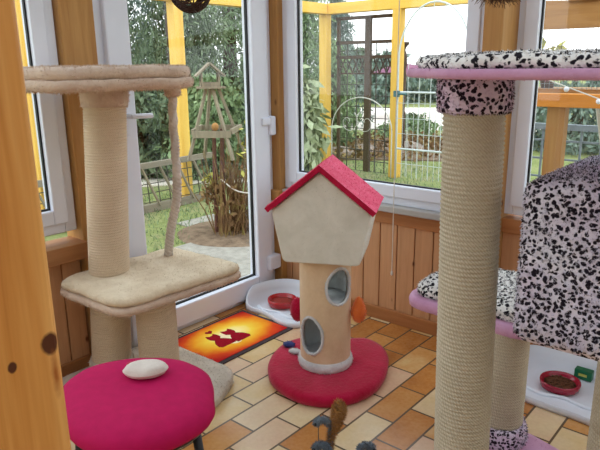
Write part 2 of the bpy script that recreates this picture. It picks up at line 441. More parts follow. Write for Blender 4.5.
def curve(pts, per=6):
    out = []; N = len(pts)
    for i in range(N - 1):
        p0, p1, p2, p3 = pts[max(i - 1, 0)], pts[i], pts[i + 1], pts[min(i + 2, N - 1)]
        for j in range(per):
            t = j / per
            out.append(tuple(0.5 * (2 * b + (c - a) * t + (2 * a - 5 * b + 4 * c - d) * t * t + (3 * b - a - 3 * c + d) * t ** 3) for a, b, c, d in zip(p0, p1, p2, p3)))
    out.append(tuple(pts[-1])); return out
def rrect(x0, y0, x1, y1, r, n=6):
    out = []
    for cx, cy, a in ((x1 - r, y0 + r, -90), (x1 - r, y1 - r, 0), (x0 + r, y1 - r, 90), (x0 + r, y0 + r, 180)):
        for i in range(n + 1):
            t = math.radians(a + 90 * i / n); out.append((cx + r * math.cos(t), cy + r * math.sin(t)))
    return out
def rquad(pts, r, n=6):
    """rounded polygon through corner points (ccw)"""
    out = []; N = len(pts)
    for i in range(N):
        p, a, b = Vector(pts[i]), Vector(pts[i - 1]), Vector(pts[(i + 1) % N])
        A = p + (a - p).normalized() * r; B = p + (b - p).normalized() * r
        for k in range(n + 1):
            t = k / n; q = A * (1 - t) ** 2 + p * 2 * t * (1 - t) + B * t * t; out.append((q.x, q.y))
    return out
def subdivide(out, step):
    res = []
    for i, p in enumerate(out):
        q = out[(i + 1) % len(out)]; L = math.hypot(q[0] - p[0], q[1] - p[1]); k = max(1, int(L / step))
        for j in range(k): res.append((p[0] + (q[0] - p[0]) * j / k, p[1] + (q[1] - p[1]) * j / k))
    return res
def wob(a, f):
    return lambda x, y, z: a * (math.sin(x * f + 1.3) * math.cos(y * f * 1.2) + 0.5 * math.sin(x * f * 2.3 + y * f * 1.9))

# ------------------------------------------------------------------ camera
CAM_H = 1.4; YAW = math.radians(40.5); PITCH = math.radians(14.93); ROLL = math.radians(0.7)
cd = bpy.data.cameras.new('camera'); cam = bpy.data.objects.new('camera', cd); COL.objects.link(cam)
cd.sensor_width = 36; cd.lens = 36.0; cd.clip_start = 0.02; cd.clip_end = 300
fw0 = Vector((-math.sin(YAW), math.cos(YAW), 0)); R0 = Vector((math.cos(YAW), math.sin(YAW), 0)); Z = Vector((0, 0, 1))
F = fw0 * math.cos(PITCH) - Z * math.sin(PITCH); U0 = Z * math.cos(PITCH) + fw0 * math.sin(PITCH)
Rv = R0 * math.cos(ROLL) - U0 * math.sin(ROLL); Uv = U0 * math.cos(ROLL) + R0 * math.sin(ROLL)
mt = Matrix((Rv, Uv, -F)).transposed().to_4x4(); mt.translation = (0, 0, CAM_H); cam.matrix_world = mt
scene.camera = cam
def polar(deg, d):
    """ground point d metres away, deg to the right of the viewing direction"""
    a = math.radians(deg); v = fw0 * math.cos(a) + R0 * math.sin(a); return (v.x * d, v.y * d)

# ------------------------------------------------------------------ room shell
XB, YC, YD = -2.48, 2.70, 2.80
G = -0.12
struct(MB().box((XB - 0.1, -2.6, -0.1), (2.2, YD + 0.12, 0)).build('floor', 'tiles'))
def panelling(name, horiz, a0, a1, pos, z1, mat, pitch=0.108):
    """tongue-and-groove boards under a window; horiz 'x' runs along x at y=pos"""
    mb = MB(); k = 0; a = a0
    if horiz == 'x': mb.box((a0, pos + 0.012, 0), (a1, pos + 0.12, z1))
    else: mb.box((pos - 0.12, a0, 0), (pos - 0.012, a1, z1))
    while a < a1 - 0.01:
        b = min(a + pitch - 0.006, a1)
        if horiz == 'x': mb.box((a, pos, 0.07), (b, pos + 0.014, z1 - 0.05))
        else: mb.box((pos - 0.014, a, 0.07), (pos, b, z1 - 0.05))
        a += pitch
    return struct(mb.build(name, mat, bevel=0.003))
panelling('wall_back', 'x', XB, -1.17, YC, 0.62, 'panel_wood')
panelling('wall_right', 'x', -1.085, 1.4, YD, 0.66, 'panel_wood')
panelling('wall_left', 'y', -2.0, 1.34, XB, 0.62, 'panel_wood', 0.125)
struct(MB().box((XB, YC - 0.018, 0), (-1.17, YC, 0.075)).build('baseboard_back', 'rail_x', bevel=0.004))
struct(MB().box((-1.085, YD - 0.018, 0), (1.4, YD, 0.075)).build('baseboard_right', 'rail_x', bevel=0.004))
struct(MB().box((XB, -2.0, 0), (XB + 0.018, 1.34, 0.075)).build('baseboard_left', 'rail_y', bevel=0.004))
# rails directly under the sills
struct(MB().box((XB + 0.02, YC - 0.012, 0.565), (-1.17, YC + 0.1, 0.637)).build('trim_1', 'rail_x', bevel=0.004))
struct(MB().box((-1.085, YD - 0.02, 0.6), (1.4, YD + 0.1, 0.672)).build('trim_2', 'rail_x', bevel=0.004))
struct(MB().box((XB - 0.1, -2.0, 0.565), (XB + 0.06, 1.36, 0.64)).build('trim_3', 'rail_y', bevel=0.004))
struct(MB().box((XB + 0.07, YC - 0.045, 0.637), (-1.19, YC + 0.08, 0.673)).build('trim_4', 'sill', bevel=0.006))
# corner posts of the glazed frame
struct(MB().box((XB - 0.12, 2.655, 0), (XB + 0.06, 2.82, 2.4)).box((XB - 0.02, 2.62, 0.60), (XB + 0.075, 2.69, 0.665)).build('trim_5', 'beam_wood', bevel=0.006))
struct(MB().box((XB - 0.12, 1.355, 0), (XB + 0.03, 1.515, 2.4)).build('trim_6', 'beam_wood', bevel=0.006))
struct(MB().box((-1.175, 2.625, 0), (-1.085, 2.95, 2.4)).build('trim_7', 'beam_wood', bevel=0.006))
struct(MB().box((XB - 0.1, -2.0, 2.1), (XB + 0.03, 2.66, 2.4)).build('trim_8', 'rail_y', bevel=0.006))
struct(MB().box((XB, YC - 0.03, 2.1), (-1.18, YC + 0.1, 2.4)).box((-1.085, YD - 0.03, 2.1), (1.4, YD + 0.1, 2.4)).build('trim_9', 'rail_x', bevel=0.006))

def window(name, axis, a0, a1, z0, z1, pos, side, fw=0.055, sw=0.065):
    """casement in a wall: axis 'x' spans x at y=pos (room on -y), axis 'y' spans y at x=pos (room on +x)"""
    loc = ((a0 + a1) / 2, pos, z0) if axis == 'x' else (pos, (a0 + a1) / 2, z0)
    root = struct_empty(name, loc)
    def bx(mb, u0, u1, w0, w1, d0, d1, mi=0):   # d measured from the wall face outwards (negative = into room)
        if axis == 'x': mb.box((u0, pos + d0, w0), (u1, pos + d1, w1), mi)
        else: mb.box((pos - d1, u0, w0), (pos - d0, u1, w1), mi)
    def ring(u0, u1, w0, w1, t, d0, d1):
        mb = MB(); bx(mb, u0, u0 + t, w0, w1, d0, d1); bx(mb, u1 - t, u1, w0, w1, d0, d1)
        bx(mb, u0 + t, u1 - t, w0, w0 + t, d0, d1); bx(mb, u0 + t, u1 - t, w1 - t, w1, d0, d1); return mb
    ring(a0, a1, z0, z1, fw, 0.0, 0.07).build('window_frame', 'white', root, bevel=0.005)
    ring(a0 + fw - 0.012, a1 - fw + 0.012, z0 + fw - 0.012, z1 - fw + 0.012, sw, -0.014, 0.06).build('sash', 'white', root, bevel=0.006)
    i = fw + sw - 0.012
    ring(a0 + i, a1 - i, z0 + i, z1 - i, 0.007, 0.012, 0.026).build('gasket', 'gasket', root)
    g = MB(); bx(g, a0 + i + 0.004, a1 - i - 0.004, z0 + i + 0.004, z1 - i - 0.004, 0.025, 0.031); g.build('glass_pane', 'glass', root)
    return root
window('window_1', 'y', -0.4, 1.345, 0.69, 2.1, XB, 1)
window('window_2', 'x', -2.425, -1.175, 0.673, 2.1, YC, -1)
window('window_3', 'x', -1.10, 0.9, 0.69, 2.1, YD, -1)

# garden door in the left wall
dr = struct_empty('door_1', (XB, 2.08, 0))
def ring_y(y0, y1, z0, z1, t, tb, x0, x1):
    mb = MB(); mb.box((x0, y0, z0), (x1, y0 + t, z1)); mb.box((x0, y1 - t, z0), (x1, y1, z1))
    mb.box((x0, y0 + t, z0), (x1, y1 - t, z0 + tb)); mb.box((x0, y0 + t, z1 - t), (x1, y1 - t, z1)); return mb
ring_y(1.515, 2.655, 0.0, 2.1, 0.06, 0.045, XB - 0.07, XB + 0.0).build('door_frame', 'white', dr, bevel=0.005)
ring_y(1.565, 2.605, 0.03, 2.06, 0.125, 0.12, XB - 0.05, XB + 0.03).build('door_sash', 'white', dr, bevel=0.008)
ring_y(1.688, 2.482, 0.148, 1.94, 0.010, 0.010, XB - 0.02, XB - 0.004).build('gasket', 'gasket', dr)
MB().box((XB - 0.025, 1.695, 0.155), (XB - 0.018, 2.475, 1.935)).build('glass_pane', 'glass', dr)
h = MB().box((XB + 0.03, 1.61, 1.09), (XB + 0.042, 1.645, 1.25)); h.tube([(XB + 0.03, 1.628, 1.18), (XB + 0.085, 1.628, 1.18)], 0.011, 10)
h.tube(curve([(XB + 0.085, 1.622, 1.18), (XB + 0.09, 1.67, 1.18), (XB + 0.088, 1.735, 1.178)], 4), 0.012, 10)
tag(h.build('door_handle', 'white', dr, bevel=0.002), 'white lever handle at the left side of the door', None)
hb = MB().box((XB + 0.0, 2.535, 1.06), (XB + 0.045, 2.63, 1.105)); hb.box((XB + 0.0, 2.595, 1.0), (XB + 0.05, 2.64, 1.112))
hb.build('hinge', 'white', dr, bevel=0.008)
MB().box((XB + 0.0, 2.55, 0.17), (XB + 0.06, 2.65, 0.26)).build('hinge', 'white', dr, bevel=0.01)

# roof of the conservatory (above the picture): rafters and unseen panes, tinted grey to dim the interior
cl = MB()
for k in range(7): cl.box((XB - 0.1 + k * 0.78, -2.6, 2.4), (XB - 0.02 + k * 0.78, YD + 0.12, 2.5))
for yy in (-2.6, -0.8, 1.0, YD + 0.02): cl.box((XB - 0.1, yy, 2.42), (2.2, yy + 0.1, 2.5))
ceil = struct(cl.build('ceiling', 'ceiling'))
pn = MB().box((XB - 0.1, -2.6, 2.505), (2.2, YD + 0.12, 2.515)).build('roof_pane', 'roof_pane', ceil, origin=(0, 0, 0))
# house walls behind and beside the photographer
struct(MB().box((XB - 0.1, -2.7, 0), (2.2, -2.6, 2.4)).build('wall_front', 'plaster'))
struct(MB().box((2.2, -2.6, 0), (2.3, YD + 0.12, 2.4)).build('wall_side', 'plaster'))

# ------------------------------------------------------------------ big pine post beside the camera
def m_pine_post():
    t = NT('knotty_pine')
    v = t.coords((1, 1, 0.035)); n = t.noise(v, 34, 3, 0.5, 0.6); fine = t.noise(v, 150, 2, 0.5)
    col = t.ramp(n.outputs['Fac'], [(0.28, rgb(236, 178, 104)), (0.48, rgb(218, 152, 76)), (0.62, rgb(206, 136, 60)), (0.75, rgb(180, 106, 40))])
    col = t.mix(0.14, col, t.ramp(fine.outputs['Fac'], [(0.35, rgb(180, 108, 46)), (0.65, rgb(232, 174, 100))]))
    for (y, z, ry, rz, soft) in KNOTS:
        tc = t.new('ShaderNodeTexCoord'); sub = t.new('ShaderNodeVectorMath', operation='SUBTRACT'); t.link(tc.outputs['Object'], sub.inputs[0]); sub.inputs[1].default_value = (0, y, z)
        ml = t.new('ShaderNodeVectorMath', operation='MULTIPLY'); t.link(sub.outputs[0], ml.inputs[0]); ml.inputs[1].default_value = (0, 1 / ry, 1 / rz)
        ln = t.new('ShaderNodeVectorMath', operation='LENGTH'); t.link(ml.outputs[0], ln.inputs[0])
        nz = t.noise(t.coords(), 60, 2); ad = t.new('ShaderNodeMath', operation='MULTIPLY_ADD'); t.link(nz.outputs['Fac'], ad.inputs[0]); ad.inputs[1].default_value = 0.4; t.link(ln.outputs['Value'], ad.inputs[2])
        k = t.ramp(ad.outputs[0], [(0.75 if not soft else .3, (1, 1, 1, 1)), (1.2 / 1.25, (0, 0, 0, 1))])
        col = t.mix(k, col, rgb(84, 40, 18) if not soft else rgb(168, 92, 34))
    t.base(col, 0.38, 0.35); t.bump(n.outputs['Fac'], 0.06, 0.004); return t.m
PX, PY = -0.666, 0.322
KNOTS = [(-0.012, 1.077, .017, .022, 0), (-0.010, 1.035, .009, .05, 1), (-0.060, 1.064, .008, .010, 0)]
M['pine_post'] = m_pine_post()
PINE = thing('wooden_post', 'large knotty golden pine post filling the left edge of the photo', 'post', (PX, PY, 0))
MB().box((PX - .15, PY - .3, 0), (PX, PY, 2.4)).build('post_body', 'pine_post', PINE, bevel=0.007, seg=3)

# ------------------------------------------------------------------ beige cat tree
def sisal_post(c, z0, z1, r, lean, mat, parent, pitch=0.0118, depth=0.0052, name='sisal_post'):
    prof = []; z = z0; k = int((z1 - z0) / pitch); p = (z1 - z0) / k
    for i in range(k):
        for q in (0.0, 0.25, 0.5, 0.75):
            prof.append((r - depth * (1 - math.sin(PI * q)) if q else r - depth, z0 + p * (i + q)))
    prof.append((r - depth, z1))
    prof = [(a, b - c[2]) for a, b in prof]
    return MB().lathe(prof, 56, c, lean, 0, True).build(name, mat, parent, True)
def collar(c, z0, z1, r, lean, mat, parent, fur=700, flen=0.012, name='collar', fw=0.004):
    n = 7; prof = [(r - 0.01, z0 - c[2])] + [(r + 0.004 * math.sin(PI * i / n), z0 - c[2] + (z1 - z0) * i / n) for i in range(n + 1)] + [(r - 0.012, z1 - c[2])]
    return MB().lathe(prof, 40, c, lean).fur(fur, flen, fw, 0.7, 0.4).build(name, mat, parent, True)

t1 = thing('cat_tree', 'tall beige plush cat tree with two sisal posts in front of the glass door', 'cat tree', (-2.1, 1.4, 0))
b1 = [(-2.41, 1.10), (-1.80, 1.16), (-1.72, 1.45), (-1.84, 1.70), (-2.40, 1.68)]
o1 = subdivide(rquad(b1, 0.09), 0.03)
MB().pad(o1, [(-0.012, 0.0), (0.0, 0.008), (0.002, 0.04), (-0.008, 0.056), (-0.03, 0.06)], 0, wob(0.001, 40)).fur(7000, 0.008, 0.003).build('base', 'base_plush', t1, True)
LEAN1 = ((-2.248 + 2.31) / 1.278, (1.406 - 1.349) / 1.278)
pc = (-2.31, 1.349, 0.06)
post_a = sisal_post(pc, 0.09, 1.27, 0.088, LEAN1, 'sisal_beige', t1)
collar(pc, 0.055, 0.11, 0.095, LEAN1, 'base_plush', post_a)
collar(pc, 1.245, 1.325, 0.093, LEAN1, 'beige_plush', post_a)
pc2 = (-2.085, 1.455, 0.06)
post_b = sisal_post(pc2, 0.09, 0.455, 0.088, (0, 0), 'sisal_beige', t1)
collar(pc2, 0.055, 0.10, 0.095, (0, 0), 'base_plush', post_b)
# middle platform: two layers of plush
mp = subdivide(rquad([(-2.395, 1.16), (-1.925, 1.18), (-1.885, 1.83), (-2.395, 1.80)], 0.09), 0.025)
MB().pad(mp, [(-0.03, 0.450), (-0.004, 0.454), (0.004, 0.466), (0.002, 0.480), (-0.008, 0.486), (-0.03, 0.488)], 0, wob(0.002, 30)).fur(6000, 0.010, 0.003).build('platform', 'beige_plush', t1, True)
MB().pad(mp, [(-0.03, 0.486), (-0.010, 0.489), (-0.002, 0.500), (-0.006, 0.514), (-0.02, 0.523), (-0.05, 0.527)], 0, wob(0.003, 24)).fur(5000, 0.006, 0.0025, 0.9).build('cushion', 'beige_top', t1, True)
# top platform, edge on at eye level
tp = subdivide(rquad([(-2.45, 0.98), (-1.93, 1.04), (-1.87, 1.57), (-2.28, 1.85)], 0.10), 0.025)
MB().pad(tp, [(-0.03, 1.318), (-0.006, 1.322), (0.004, 1.335), (0.002, 1.352), (-0.006, 1.358), (-0.03, 1.36)], 0, wob(0.002, 30)).fur(6000, 0.010, 0.003).build('platform', 'beige_plush', t1, True)
MB().pad(tp, [(-0.04, 1.356), (-0.018, 1.36), (-0.008, 1.374), (-0.012, 1.392), (-0.025, 1.40), (-0.05, 1.403)], 0, wob(0.003, 24)).fur(6000, 0.009, 0.003).build('cushion', 'beige_plush', t1, True)
# rope from the top platform
rp = curve([(-2.2, 1.715, 1.32), (-2.205, 1.71, 1.15), (-2.195, 1.705, 0.95), (-2.205, 1.70, 0.80), (-2.235, 1.68, 0.66), (-2.255, 1.67, 0.53)], 14)
def rope(pts, r, parent, mat):
    mb = MB(); L = 0
    for s in range(3):
        q = []; L = 0
        for i, p in enumerate(pts):
            if i: L += (Vector(p) - Vector(pts[i - 1])).length
            a = L / 0.05 * 2 * PI + s * 2 * PI / 3
            q.append((p[0] + r * 0.5 * math.cos(a), p[1] + r * 0.5 * math.sin(a), p[2]))
        mb.tube(q, r * 0.62, 8)
    return mb.build('rope', mat, parent, True)
rope(rp, 0.021, t1, 'rope')
MB().lathe([(0.02, 1.27), (0.034, 1.28), (0.036, 1.30), (0.03, 1.325)], 20, (-2.2, 1.715, 0)).fur(400, 0.01, 0.004).build('rope_cap', 'beige_plush', t1, True)

# ------------------------------------------------------------------ little house cat tree
t2 = thing('cat_tree', 'cream house shaped cat tree with raspberry pink roof on a crimson base', 'cat tree', (-1.577, 2.018, 0), None, math.radians(27))
hb = spline([(.08, -.31), (0, -.318), (-.10, -.285), (-.20, -.20), (-.25, -.10), (-.268, .03), (-.245, .15), (-.18, .235), (-.09, .265), (.0, .235), (.08, .285), (.16, .30), (.235, .245), (.278, .14), (.285, 0), (.25, -.16), (.17, -.262)], 5)
def ccw(o):
    a = sum(o[i - 1][0] * o[i][1] - o[i][0] * o[i - 1][1] for i in range(len(o))); return o if a > 0 else o[::-1]
MB().pad(ccw(hb), [(-0.012, 0.0), (0.0, 0.008), (0.003, 0.035), (-0.006, 0.048), (-0.03, 0.053)], 0, wob(0.001, 30)).fur(7000, 0.003, 0.002, 0.9, 0).build('base', 'red_plush', t2, True, local=True)
TR = 0.1165
def tube_shell():
    """tube wall with two front and two added back tear-shaped holes cut by leaving faces out, refined near the edges"""
    mb = MB(); NA, NZ = 220, 230; z0, z1 = 0.055, 0.595
    def inside(a, z):
        for ha, hz, w, h in HOLES:
            u = ((a - ha + PI) % (2 * PI) - PI) * TR / w; v = (z - hz) / h
            # tear: the upper end leans to a point
            w2 = 1.0 - 0.25 * min(1.0, max(0.0, v)) ** 2
            if (abs(u) / w2) ** 2.2 + abs(v) ** 2.2 < 1: return True
        return False
    idx = {}
    def vid(i, j, r):
        k = (i % NA, j, r)
        if k not in idx:
            a = 2 * PI * (i % NA) / NA; idx[k] = len(mb.v); mb.v.append((r * math.cos(a), r * math.sin(a), z0 + (z1 - z0) * j / NZ))
        return idx[k]
    for i in range(NA):
        for j in range(NZ):
            a = 2 * PI * (i + 0.5) / NA; a = a - 2 * PI if a > PI else a
            z = z0 + (z1 - z0) * (j + 0.5) / NZ
            if inside(a, z): continue
            mb.face((vid(i, j, TR), vid(i + 1, j, TR), vid(i + 1, j + 1, TR), vid(i, j + 1, TR)), 0)
            mb.face((vid(i, j, TR - .012), vid(i, j + 1, TR - .012), vid(i + 1, j + 1, TR - .012), vid(i + 1, j, TR - .012)), 1)
    return mb
A0 = -PI / 2
HOLES = [(A0 - math.asin(0.046 / TR), 0.230, 0.058, 0.088), (A0 + math.asin(0.080 / TR), 0.464, 0.062, 0.084), (PI - 0.80, 0.464, 0.056, 0.08), (PI / 2 - 0.35, 0.23, 0.056, 0.08)]  # last two are unseen, added at the back to let light into the tube
tunnel = tube_shell().build('tunnel', ['tube_plush', 'lining'], t2, True, local=True)
for ha, hz, w, h in HOLES:
    pts = []
    for k in range(40):
        t = 2 * PI * k / 40; v = math.sin(t)
        c_ = math.cos(t); v = math.copysign(abs(v) ** (2 / 2.2), v); w2 = 1.0 - 0.25 * min(1.0, max(0.0, v)) ** 2; u = math.copysign(abs(c_) ** (2 / 2.2), c_) * w2
        a = ha + u * w / TR; pts.append(((TR + 0.002) * math.cos(a), (TR + 0.002) * math.sin(a), hz + v * h))
    MB().tube(pts, 0.006, 8, 0, True).fur(900, 0.006, 0.003, 0.8).build('hole_trim', 'grey_fur', tunnel, True, local=True)
MB().lathe([(TR - .005, .05), (TR + .008, .055), (TR + .011, .075), (TR + .006, .095), (TR - .004, .10)], 44).fur(1600, 0.008, 0.003, 0.8).build('collar', 'grey_fur', tunnel, True, local=True)
MB().lathe([(0.0, .37), (TR - .014, .37), (TR - .014, .383), (0.0, .383)], 40).build('shelf', 'lining', tunnel, True, local=True)  # pale disc added inside the tube to brighten the view into the holes
# house body: pentagon prism with soft edges
ho = rquad([(-.154, .587), (.176, .587), (.223, .812), (.010, .982), (-.201, .812)], 0.02, 4)
def prism_y(out, y0, y1, ins=0.012):
    mb = MB(); N = len(out); cx = sum(p[0] for p in out) / N; cz = sum(p[1] for p in out) / N
    rings = [(y0, 0.965), (y0 - 0.004, 0.985) if False else (y0 + 0.004, 0.99), (y0 + ins, 1.0), (y1 - ins, 1.0), (y1 - 0.004, .99), (y1, .965)]
    for y, s_ in rings:
        for x, z in out: mb.v.append((cx + (x - cx) * s_, y, cz + (z - cz) * s_))
    for j in range(len(rings) - 1):
        for i in range(N):
            i2 = (i + 1) % N; mb.face((j * N + i, j * N + i2, (j + 1) * N + i2, (j + 1) * N + i))
    mb.face(list(range(N))[::-1] if False else list(range(N))); mb.face([5 * N + i for i in range(N)][::-1])
    return mb
hs = prism_y(ho, -0.165, 0.12); hs.f = [f[::-1] if False else f for f in hs.f]
hs.fur(6000, 0.006, 0.003, 0.8, 0.4).build('house', 'house_plush', t2, False, local=True)
th = 0.021
def roof_slab(sx):
    e = Vector((.010 + sx * .220, 0, .808)); r = Vector((.010, 0, .985)); d = (r - e).normalized(); n = Vector((-d.z * sx, 0, d.x * sx)) if False else Vector((sx * abs(d.z), 0, abs(d.x)))
    mb = MB(); n = n.normalized() * th
    top = [e + n, r + Vector((0, 0, th * 1.25))]; bot = [e, r]
    y0, y1 = -0.182, 0.125; ny = 14; N = 5
    nu = 14
    def P(u, v, w):
        a = bot[0].lerp(bot[1], u); b = top[0].lerp(top[1], u); p = a.lerp(b, w); 
        return (p.x, y0 + (y1 - y0) * v, p.z + (0.0025 * math.sin(u * 17 + v * 9) * math.sin(v * 13) if w == 1 and 0 < u < 1 and 0 < v < 1 else 0))
    def grid(fn, a, b, mi, flip):
        n0 = len(mb.v)
        for i in range(a + 1):
            for j in range(b + 1): mb.v.append(fn(i / a, j / b))
        for i in range(a):
            for j in range(b):
                q = (n0 + i * (b + 1) + j, n0 + (i + 1) * (b + 1) + j, n0 + (i + 1) * (b + 1) + j + 1, n0 + i * (b + 1) + j + 1)
                mb.face(q[::-1] if flip else q, mi)
    fl = sx > 0
    grid(lambda u, v: P(u, v, 1), nu, ny, 1, fl); grid(lambda u, v: P(u, v, 0), nu, 2, 0, not fl)
    grid(lambda u, v: P(u, 0, v), nu, 1, 0, not fl); grid(lambda u, v: P(u, 1, v), nu, 1, 0, fl)
    grid(lambda u, v: P(0, u, v), 2, 1, 0, fl)
    return mb.fur(3500, 0.005, 0.003, 0.8).build('roof_panel', ['red_plush', 'pink_plush'], t2, False, local=True)
roof_slab(-1); roof_slab(1)
tag(MB().blob((-.131, 0.0, .305), (.034, .034, .058)).fur(500, .008, .003).build('plush_toy', 'red_plush', t2, True, local=True), 'crimson round plush toy on the left side of the tube', None)
tag(MB().blob((.154, 0.0, .322), (.034, .036, .055), f=lambda p: (p.x * (1 - max(0, p.z) * 7), p.y * (1 - max(0, p.z) * 7), p.z * (1.25 if p.z > 0 else 1))).fur(500, .007, .003).build('plush_toy', 'orange_plush', t2, True, local=True), 'orange drop shaped plush toy on the right side of the tube', None)
inv = Matrix.Rotation(-math.radians(27), 4, 'Z')
q = Vector((-.205, .115, 0)); tag(MB().blob((q.x, q.y, .064), (.03, .022, .014)).fur(200, .006, .003).build('applique', 'blue_plush', t2, True, local=True), 'dark blue plush patch on the crimson base', None)
q = Vector((-.160, .05, 0)); tag(MB().blob((q.x, q.y, .064), (.03, .02, .012)).fur(200, .006, .003).build('applique', 'grey_fur', t2, True, local=True), 'white plush patch on the crimson base', None)

# ------------------------------------------------------------------ spotted pink cat tree
t3 = thing('cat_tree', 'big pink cat tree with black spotted fur and thick sisal post on the right', 'cat tree', (-0.5, 1.7, 0))
b3 = subdivide(rquad([(-.74, 1.34), (-.10, 1.45), (-.10, 1.84), (-.46, 2.02), (-.66, 2.075), (-.82, 2.03)], .05), .03)
MB().pad(b3, [(-0.012, 0.0), (0, 0.006), (0.002, 0.04), (-0.006, 0.048), (-0.03, 0.05)]).fur(5000, 0.005, 0.003).build('base', 'board_pink', t3, True)
PM3 = (-0.636, 1.456, 0.05); L3 = (-0.017 / 1.0, -0.016 / 1.0)
r3 = 0.0775
L3 = (-0.0176, -0.0166); PM3 = (-0.6316, 1.460, 0.05)
post_c = sisal_post(PM3, 0.08, 1.295, r3, L3, 'sisal_grey', t3)
collar(PM3, 0.045, 0.12, r3 + 0.012, (0, 0), 'dalmatian_small', post_c, 2400, 0.011)
collar(PM3, 1.283, 1.372, r3 + 0.009, L3, 'dalmatian_small', post_c, 3600, 0.007)
PB3 = (-0.714, 1.965, 0.05)
post_d = sisal_post(PB3, 0.08, 0.495, r3, (0, 0), 'sisal_grey', t3)
collar(PB3, 0.045, 0.125, r3 + 0.012, (0, 0), 'dalmatian_small', post_d, 2400, 0.011)
PR3 = (-0.285, 1.72, 0.05)
post_e = sisal_post(PR3, 0.08, 0.71, r3, (0, 0), 'sisal_grey', t3)
collar(PR3, 0.045, 0.12, r3 + 0.012, (0, 0), 'dalmatian_small', post_e, 2400, 0.011)
# middle platform
mo = subdivide(rquad([(-1.12, 1.91), (-0.60, 1.88), (-0.60, 2.36), (-1.10, 2.36)], 0.10), 0.03)
MB().pad(mo, [(-0.012, 0.488), (0, 0.494), (0.003, 0.512), (-0.003, 0.530), (-0.02, 0.534)]).fur(3000, 0.004, 0.003).build('platform', 'board_pink', t3, True)
MB().pad(mo, [(-0.06, 0.53), (-0.04, 0.536), (-0.03, 0.555), (-0.04, 0.578), (-0.07, 0.588)], 0, wob(0.006, 18)).fur(16000, 0.010, 0.004, 0.8, 0.3).build('cushion', 'dalmatian_pad', t3, True)
# top platform at eye level
to = subdivide(rquad([(-0.845, 1.40), (-0.60, 1.20), (0.05, 1.20), (0.05, 1.76), (-0.70, 1.74)], 0.07), 0.03)
MB().pad(to, [(-0.012, 1.366), (0, 1.368), (0.002, 1.376), (-0.001, 1.386), (-0.02, 1.388)]).fur(3000, 0.004, 0.003).build('platform', 'board_pink', t3, True)
MB().pad(to, [(-0.055, 1.386), (-0.03, 1.389), (-0.022, 1.400), (-0.03, 1.414), (-0.06, 1.420)], 0, wob(0.003, 25)).fur(18000, 0.006, 0.004, 0.8, 0.3).build('cushion', 'dalmatian_pad', t3, True)
# furry box house
def furbox():
    x0, x1, y0, y1, z0, z1 = -0.51, 0.02, 1.42, 1.94, 0.705, 1.125
    out = subdivide(rrect(x0, y0, x1, y1, 0.03), 0.03)
    prof = [(-0.05, z0), (-0.02, z0 + 0.006), (-0.004, z0 + 0.025)] + [(0.0, z0 + 0.025 + (z1 - z0 - 0.05) * i / 8) for i in range(9)] + [(-0.004, z1 - 0.012), (-0.02, z1), (-0.05, z1 + 0.006)]
    mb = MB().pad(out, prof, 0, lambda x, y, z: (0.014 * math.sin((x - x0) / (x1 - x0) * PI) * math.sin((y - y0) / (y1 - y0) * PI) if z > 1.1 else 0))
    return mb.fur(60000, 0.0085, 0.004, 0.75, 0.6, keep=lambda c, n: n.z > -0.5).build('condo_box', 'dalmatian', t3, True)
furbox()

# ------------------------------------------------------------------ stool with magenta seat
st = thing('stool', 'stool with round magenta cushioned seat and black legs beside the pine post', 'stool', (-1.40, 0.9, 0))
SO = spline([(x - .012, y + .008) for x, y in [(-1.235, 1.045), (-1.33, 1.115), (-1.45, 1.125), (-1.555, 1.075), (-1.64, .985), (-1.675, .875), (-1.63, .77), (-1.52, .70), (-1.38, .665), (-1.25, .69), (-1.165, .78), (-1.145, .90), (-1.17, .985)]], 5)
MB().pad(ccw(SO), [(-0.03, 0.408), (-0.008, 0.411), (0.0, 0.426), (-0.006, 0.450), (-0.025, 0.464), (-0.06, 0.471)], 0, lambda x, y, z: 0.006 * max(0, 1 - ((x + 1.4) ** 2 + (y - .9) ** 2) / .06) if z > .46 else 0).build('seat', 'seat_red', st, True)
MB().pad(ccw(SO), [(-0.06, 0.383), (-0.03, 0.386), (-0.022, 0.398), (-0.03, 0.410)]).build('seat_frame', 'black_metal', st, True)
for lx, ly in ((-1.235, .965), (-1.57, .965), (-1.235, .80), (-1.56, .79)):
    ox, oy = (lx + 1.4) * 0.25, (ly - .9) * 0.25
    MB().tube([(lx + ox, ly + oy, 0), (lx, ly, 0.392)], [0.011, 0.014], 12).build('leg', 'black_metal', st, True)
pt = thing('toy_pillow', 'small cream cushion shaped cat toy lying on the magenta stool seat', 'cat toy', (-1.47, .975, .475))
def pillow(c, rz, sx, sy, h):
    mb = MB(); n = 14; m = Matrix.Rotation(rz, 4, 'Z'); m.translation = Vector(c)
    for side in (1, -1):
        n0 = len(mb.v)
        for i in range(n + 1):
            for j in range(n + 1):
                u, v = i / n * 2 - 1, j / n * 2 - 1
                pin = 1 - 0.72 * abs(u) ** 2.2; pin2 = 1 - 0.05 * abs(v)
                zz = side * h * ((1 - u ** 4) * (1 - v ** 4)) ** 0.6
                mb.v.append(tuple(m @ Vector((u * sx * pin2, v * sy * pin, zz))))
        for i in range(n):
            for j in range(n):
                q = (n0 + i * (n + 1) + j, n0 + (i + 1) * (n + 1) + j, n0 + (i + 1) * (n + 1) + j + 1, n0 + i * (n + 1) + j + 1)
                mb.face(q if side > 0 else q[::-1])
    return mb
pillow((-1.46, .965, .496), math.radians(47), 0.070, 0.050, 0.018).build('pillow_body', 'pillow', pt, True)
tag(MB().blob((-1.525, .955, .490), (.016, .012, .012)).build('tassel', 'red_plush', pt, True), 'dark red tassel at one corner', None)

